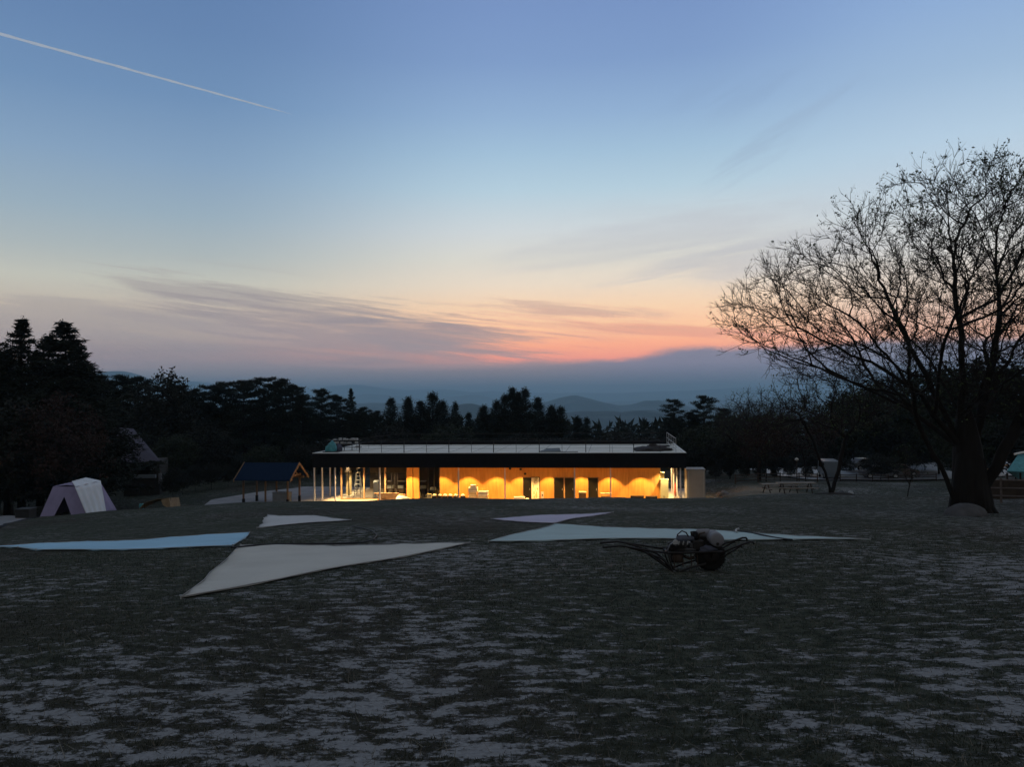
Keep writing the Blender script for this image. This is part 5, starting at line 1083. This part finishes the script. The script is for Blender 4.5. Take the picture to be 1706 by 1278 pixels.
MB().tube([(-.10,-.03,.14),(-.13,-.05,.26),(-.06,-.06,.32),(.01,-.05,.29),(.05,-.04,.22)],.011,6).build('carry_handle',RUST,t,smooth=True)
MB().tube([(.10,0,.12),(.13,-.03,.24),(.09,-.04,.30)],.02,7).build('intake',DARKST,t,smooth=True)
t=onc('hose_coil','untidy black hose coil heaped on the far left of the cart bed','hose coil',1122,918)
pts=[]; r_=random.Random(4)
for k in range(120): q=k*.42; rr_=.075+.02*math.sin(k*.37); pts.append((math.cos(q)*rr_,math.sin(q)*rr_,.02+k*.0009+.01*math.sin(k*.9)))
MB().tube(pts,.012,6).build('coil',HB,t,smooth=True); MB().tube([(.05,-.05,.1),(.0,-.08,.16),(-.06,-.08,.12),(-.1,-.06,.02)],.01,6).build('hose_tail',mat('hose_white',(.3,.33,.38),.6,.1,4),t,smooth=True)
t=onc('dark_motor','dark motor block standing in the middle of the cart between pump and drum','motor',1161,916)
MB().box(-.08,.10,-.10,.10,0,.16).build('body',DARKST,t,bevel=.02); MB().lathe([(.05,0),(.06,.03),(.06,.10),(.03,.13)],(-.03,0,.162),n=16).build('air_filter',BLACKM,t,smooth=True); MB().tube([(.02,0,.16),(.05,0,.25),(.14,0,.27)],.014,6).build('pipe',RUST,t,smooth=True)
t=onc('plastic_drum','pale plastic drum lying on its side on the right end of the cart','drum',1189,917,-.02)
DR=mat('drum_grey',(.17,.17,.19),.55,.08,5); MB().lathe([(.085,-.17),(.108,-.155),(.112,-.05),(.108,-.04),(.112,-.03),(.112,.12),(.108,.16),(.09,.175)],(.02,.0,.19),'y',32).build('drum_body',DR,t,smooth=True)
MB().lathe([(.02,-.182),(.024,-.178),(.024,-.17)],(.02,.0,.13),'y',14).build('bung',DARKST,t); 
t=onc('canister','second pale canister lying behind and left of the drum','canister',1176,917,.14); MB().lathe([(.05,-.11),(.07,-.09),(.072,.09),(.05,.11)],(0,0,.24),'x',22).build('canister_body',DR,t,smooth=True); MB().box(-.08,.08,-.08,.08,0,.17).build('cradle',DARKST,t)
t=onc('folded_bag','bluish folded bag lying flat in front of the drum','bag',1176,917,-.13); MB().blob((0,0,.04),(.13,.07,.05),18,8,.25,0,5).build('bag_body',mat('bag_blue',(.05,.055,.08),.8,.2,7,bump=.4),t,smooth=True)

# ---------------------------------------------------------------- right side: rock, sapling, fences, shelter, tables, cars
p=P(1607,851,28.2); STONE2=mat('boulder_stone',(.085,.087,.095),.9,.25,2.5,bump=.6,bscale=8); t=tag(MB().blob((0,0,.0),(.64,.5,.42),26,12,.16,-.15,12).build('boulder',STONE2,smooth=True),'rounded grey boulder at the foot of the great tree','boulder'); t.location=(p[0],p[1],g1(p[0],p[1]))
def v_tree():
    t=broadleaf('forked_tree',9.0,4.4,560,0,1500,.07,61,trunk_h=.24,leafm=BUD,fork=.95,twl=.8,twr=.010,rt=.013,low=.42,ydepth=.8)
    p=P(1386,823,48); t.location=(p[0],p[1],g1(p[0],p[1])); tag(t,'bare tree forking into a wide V close to the ground','tree')
v_tree()
p=P(1386,824,48); t=tag(MB().blob((0,0,0),(1.25,.7,.12),18,6,.08,-.02,7).build('mulch_ring',mat('mulch',(.02,.017,.015),.95,.3,8,bump=.6),smooth=True),'dark mulch mound around the forked tree','mulch'); t.location=(p[0]+.2,p[1],g1(p[0],p[1]))
t=broadleaf('sapling',3.2,1.0,70,0,160,.05,66,trunk_h=.35,leafm=BUD,rt=.008); p=P(1511,826,44); t.location=(p[0],p[1],g1(p[0],p[1])); tag(t,'thin young tree with a short stem left of the great tree','tree')
def fence(name,pts,h,nr,M,label,step=1.8,pr=.05,rr_=.035,boards=False):
    t=thing(name,label,'fence',(pts[0][0],pts[0][1],g1(*pts[0][:2]))); b=np.array(t.location)
    P3=[]
    for a,c in zip(pts[:-1],pts[1:]):
        n_=max(1,int(math.hypot(c[0]-a[0],c[1]-a[1])/step))
        for k in range(n_): f=k/n_; x,y=a[0]+(c[0]-a[0])*f,a[1]+(c[1]-a[1])*f; P3.append(np.array([x,y,g1(x,y)])-b)
    P3.append(np.array([pts[-1][0],pts[-1][1],g1(*pts[-1][:2])])-b)
    for q in P3: MB().tube([q-np.array([0,0,.2]),q+np.array([0,0,h+.08])],pr,7).build('post',M,t)
    for k in range(nr):
        z=h*(k+1)/nr-.03
        MB().tube([q+np.array([0,-.06,z]) for q in P3],rr_,5).build('rail',M,t)
    return t
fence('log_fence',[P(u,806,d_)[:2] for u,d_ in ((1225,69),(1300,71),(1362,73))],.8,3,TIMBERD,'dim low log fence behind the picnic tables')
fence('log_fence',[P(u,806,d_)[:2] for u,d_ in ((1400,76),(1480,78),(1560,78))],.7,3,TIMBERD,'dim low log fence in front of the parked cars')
fence('board_fence',[P(u,825,d_)[:2] for u,d_ in ((1632,39),(1668,38),(1710,37),(1760,36))],1.15,3,mat('grey_timber',(.13,.105,.095),.9,.2,5),'weathered fence with pale top rail right of the great tree',1.3)
# teal shelter on posts at the right edge
p=P(1690,800,42); z=g1(p[0],p[1]); t=thing('teal_shelter','small shelter with a teal sheet roof at the right edge','shelter',(p[0],p[1],z)); b=np.array([p[0],p[1],z])
def r3(u,v,d_): return P(u,v,d_)-b
q=[r3(1677,786,41),r3(1696,758,42.5),r3(1740,756,42.5),r3(1760,790,41)]
o=MB().add(q,[(0,1,2,3)]).build('roof',TEAL,t); o.modifiers.new('s','SOLIDIFY').thickness=.04
q=[r3(1677,786,41.1),r3(1696,758,42.6),r3(1720,775,44),r3(1700,800,43)]; o=MB().add(q,[(0,1,2,3)]).build('roof',TEAL,t); o.modifiers.new('s','SOLIDIFY').thickness=.04
for u in (1678,1700,1757): a=r3(u,788,41.3); MB().tube([(a[0],a[1],-.2),a],.05,7).build('post',TIMBERD,t)
MB().tube([r3(1627,786,41),r3(1678,775,41)],.03,6).build('ridge_pole',TIMBER,t); a=r3(1645,784,41); MB().tube([(a[0],a[1],-.2),a],.04,6).build('post',TIMBERD,t)
MB().tube([r3(1690,757,42.4),r3(1715,752,42.4)],.06,6).build('ridge_cap',WHITE,t)
MB().box(-2.0,2.5,-.8,-.7,.0,1.1).build('side_boards',TIMBERD,t)
# picnic tables and lamp post
def picnic(u,v,d_,lab,rz,wd=2.6):
    p=P(u,v,d_); z=g1(p[0],p[1]); t=thing('picnic_table',lab,'table',(p[0],p[1],z),rz,'picnic tables by the lamp post'); M_=mat('table_wood',(.20,.17,.14),.85,.2,5)
    MB().box(-wd/2,wd/2,-.38,.38,.70,.75).build('table_top',M_,t)
    for s in (-1,1): MB().box(-wd/2,wd/2,s*.75-.14,s*.75+.14,.42,.46).build('seat',M_,t)
    for s in (-1,1): MB().tube([(s*wd*.36,-.7,0),(s*wd*.36,-.2,.70)],.045,4).tube([(s*wd*.36,.7,0),(s*wd*.36,.2,.70)],.045,4).box(s*wd*.36-.03,s*wd*.36+.03,-.85,.85,.36,.42).build('leg',TIMBERD,t)
picnic(1300,810,58,'left picnic table, farther from the forked tree',.1,2.9); picnic(1326,815,54,'right picnic table, nearer to the forked tree',-.08,2.6)
p=P(1328,812,62); z=g1(p[0],p[1]); t=thing('lamp_post','unlit lamp post with a small pale head behind the picnic tables','lamp post',(p[0],p[1],z)); hh_=P(1328,765,62)[2]-z
MB().tube([(0,0,0),(0,0,hh_-.1)],[.05,.035],8).build('pole',DARKST,t); MB().lathe([(.05,-.1),(.16,0),(.12,.10),(.03,.14)],(0,0,hh_-.05),n=16).build('lamp_head',mat('lamp_head',(.45,.44,.42),.5,.1,4),t,smooth=True); MB().tube([(0,0,hh_-.25),(.28,0,hh_-.12)],.02,6).build('bracket',DARKST,t)
# asphalt car park
pp=[P(1360,792,82),P(1700,792,84),P(1700,770,118),P(1395,770,118)]
xs_=np.linspace(pp[0][0]-1,pp[1][0]+8,26); ys_=np.linspace(80,118,20); XX2,YY2=np.meshgrid(xs_,ys_); ZZ2=G(XX2,YY2)+.12; id_=np.arange(XX2.size).reshape(XX2.shape); Fr=np.stack([id_[:-1,:-1],id_[:-1,1:],id_[1:,1:],id_[1:,:-1]],-1).reshape(-1,4)
tag(arrmesh('car_park',np.c_[XX2.ravel(),YY2.ravel(),ZZ2.ravel()],Fr,mat('wet_asphalt',(.12,.125,.135),.45,.15,.7,spec=.4),smooth=True),kind='structure')
def car(u,v,d_,lab,Mb,rz,van=False,name='parked_car',cat='car'):
    p=P(u,v,d_); z=g1(p[0],p[1])+.13; t=thing(name,lab,cat,(p[0],p[1],z),rz,None if van else 'cars parked behind the log fence')
    if van: prof=[(-2.3,.3),(2.3,.3),(2.35,.9),(2.15,1.15),(1.75,1.95),(1.5,2.05),(-2.25,2.05),(-2.32,.9)]; win=[(-2.0,1.2),(1.65,1.2),(1.4,1.85),(-2.0,1.85)]; W2=.82
    else: prof=[(-2.1,.28),(2.1,.28),(2.18,.55),(2.05,.78),(1.1,.92),(.45,1.42),(-1.0,1.45),(-1.75,.98),(-2.1,.9),(-2.18,.6)]; win=[(-1.5,1.0),(.9,.98),(.38,1.34),(-.95,1.37)]; W2=.80
    MB().prism(prof,-W2,W2).build('body',Mb,t,bevel=.06); MB().prism(win,-W2-.006,-W2-.001).build('side_window',mat('dark_glass',(.02,.022,.025),.1,.1,3,spec=.6),t); MB().prism(win,W2+.001,W2+.006).build('side_window',bpy.data.materials['dark_glass'],t)
    for x in (-1.35,1.35):
        for s in (-1,1):
            o=MB().lathe([(.18,-.10),(.31,-.10),(.33,-.06),(.33,.06),(.31,.10),(.18,.10)],(x,s*(W2-.06),.33),'y',22).build('wheel',RUBBER,t,smooth=True); MB().lathe([(.02,-.11),(.19,-.105),(.19,.105),(.02,.11)],(x,s*(W2-.06),.33),'y',16).build('rim',LR,o)
    for s in (-1,1): MB().box(2.10,2.17,s*.6-.14,s*.6+.14,.58,.72).build('headlight',mat('headlight',(.5,.52,.55),.2,.05,3),t)
    return t
car(1381,791,86,'pale boxy van seen through the forked tree',mat('van_white',(.12,.145,.17),.35,.05,1),1.35,True,'parked_van','van')
car(1467,792,88,'dark car left of a second car beyond the fence',mat('car_dark',(.07,.075,.09),.3,.1,1,spec=.5),-.15)
car(1497,791,90,'second dark car half hidden behind the young tree',mat('car_brown',(.10,.075,.07),.3,.1,1,spec=.5),.1)
car(1440,783,98,'grey car farthest back in the car park',mat('car_grey',(.16,.17,.19),.3,.1,1,spec=.5),.3)
# bits on the bare soil right of the building
SANDM=mat('sand_heap',(.16,.14,.11),.95,.25,3,bump=.5,bscale=12)
for (u,v,d_,sx,sz,sd_,lab) in [(1258,821,60,2.6,.55,3,'long low mound of bare soil right of the grey shed'),(1198,829,57,1.3,.25,8,'small soil heap just right of the grey shed')]:
    p=P(u,v,d_); o=MB().blob((0,0,0),(sx,sx*.5,sz),22,8,.12,-.1,sd_).build('soil_mound',SANDM,smooth=True); o.location=(p[0],p[1],g1(p[0],p[1])); tag(o,lab,'mound')
p=P(1191,831,54); o=MB().blob((0,0,.04),(.35,.2,.10),14,6,.15,0,3).build('white_sack',PAPER,smooth=True); o.location=(p[0],p[1],g1(p[0],p[1])); tag(o,'small white sack lying on the soil right of the grey shed','sack')
p=P(1206,815,66); o=MB().blob((0,0,.1),(.45,.3,.25),14,6,.3,0,5).build('rubble_heap',STONE,smooth=True); o.location=(p[0],p[1],g1(p[0],p[1])); tag(o,'grey rubble lump in front of the dark trees right of the shed','rubble')
for k,(u,v,lab) in enumerate([(1417,807,'small pale stone right of the forked tree'),(1403,808,'small dark stone close beside the forked tree')]):
    p=P(u,v,58); o=MB().blob((0,0,.12),(.22,.2,.22),12,6,.12,0,k).build('small_stone',mat('stone%d'%k,(.32-.25*k,.34-.26*k,.36-.27*k),.8,.2,4),smooth=True); o.location=(p[0],p[1],g1(p[0],p[1])); tag(o,lab,'stone')
print('done',time.time()-T0)
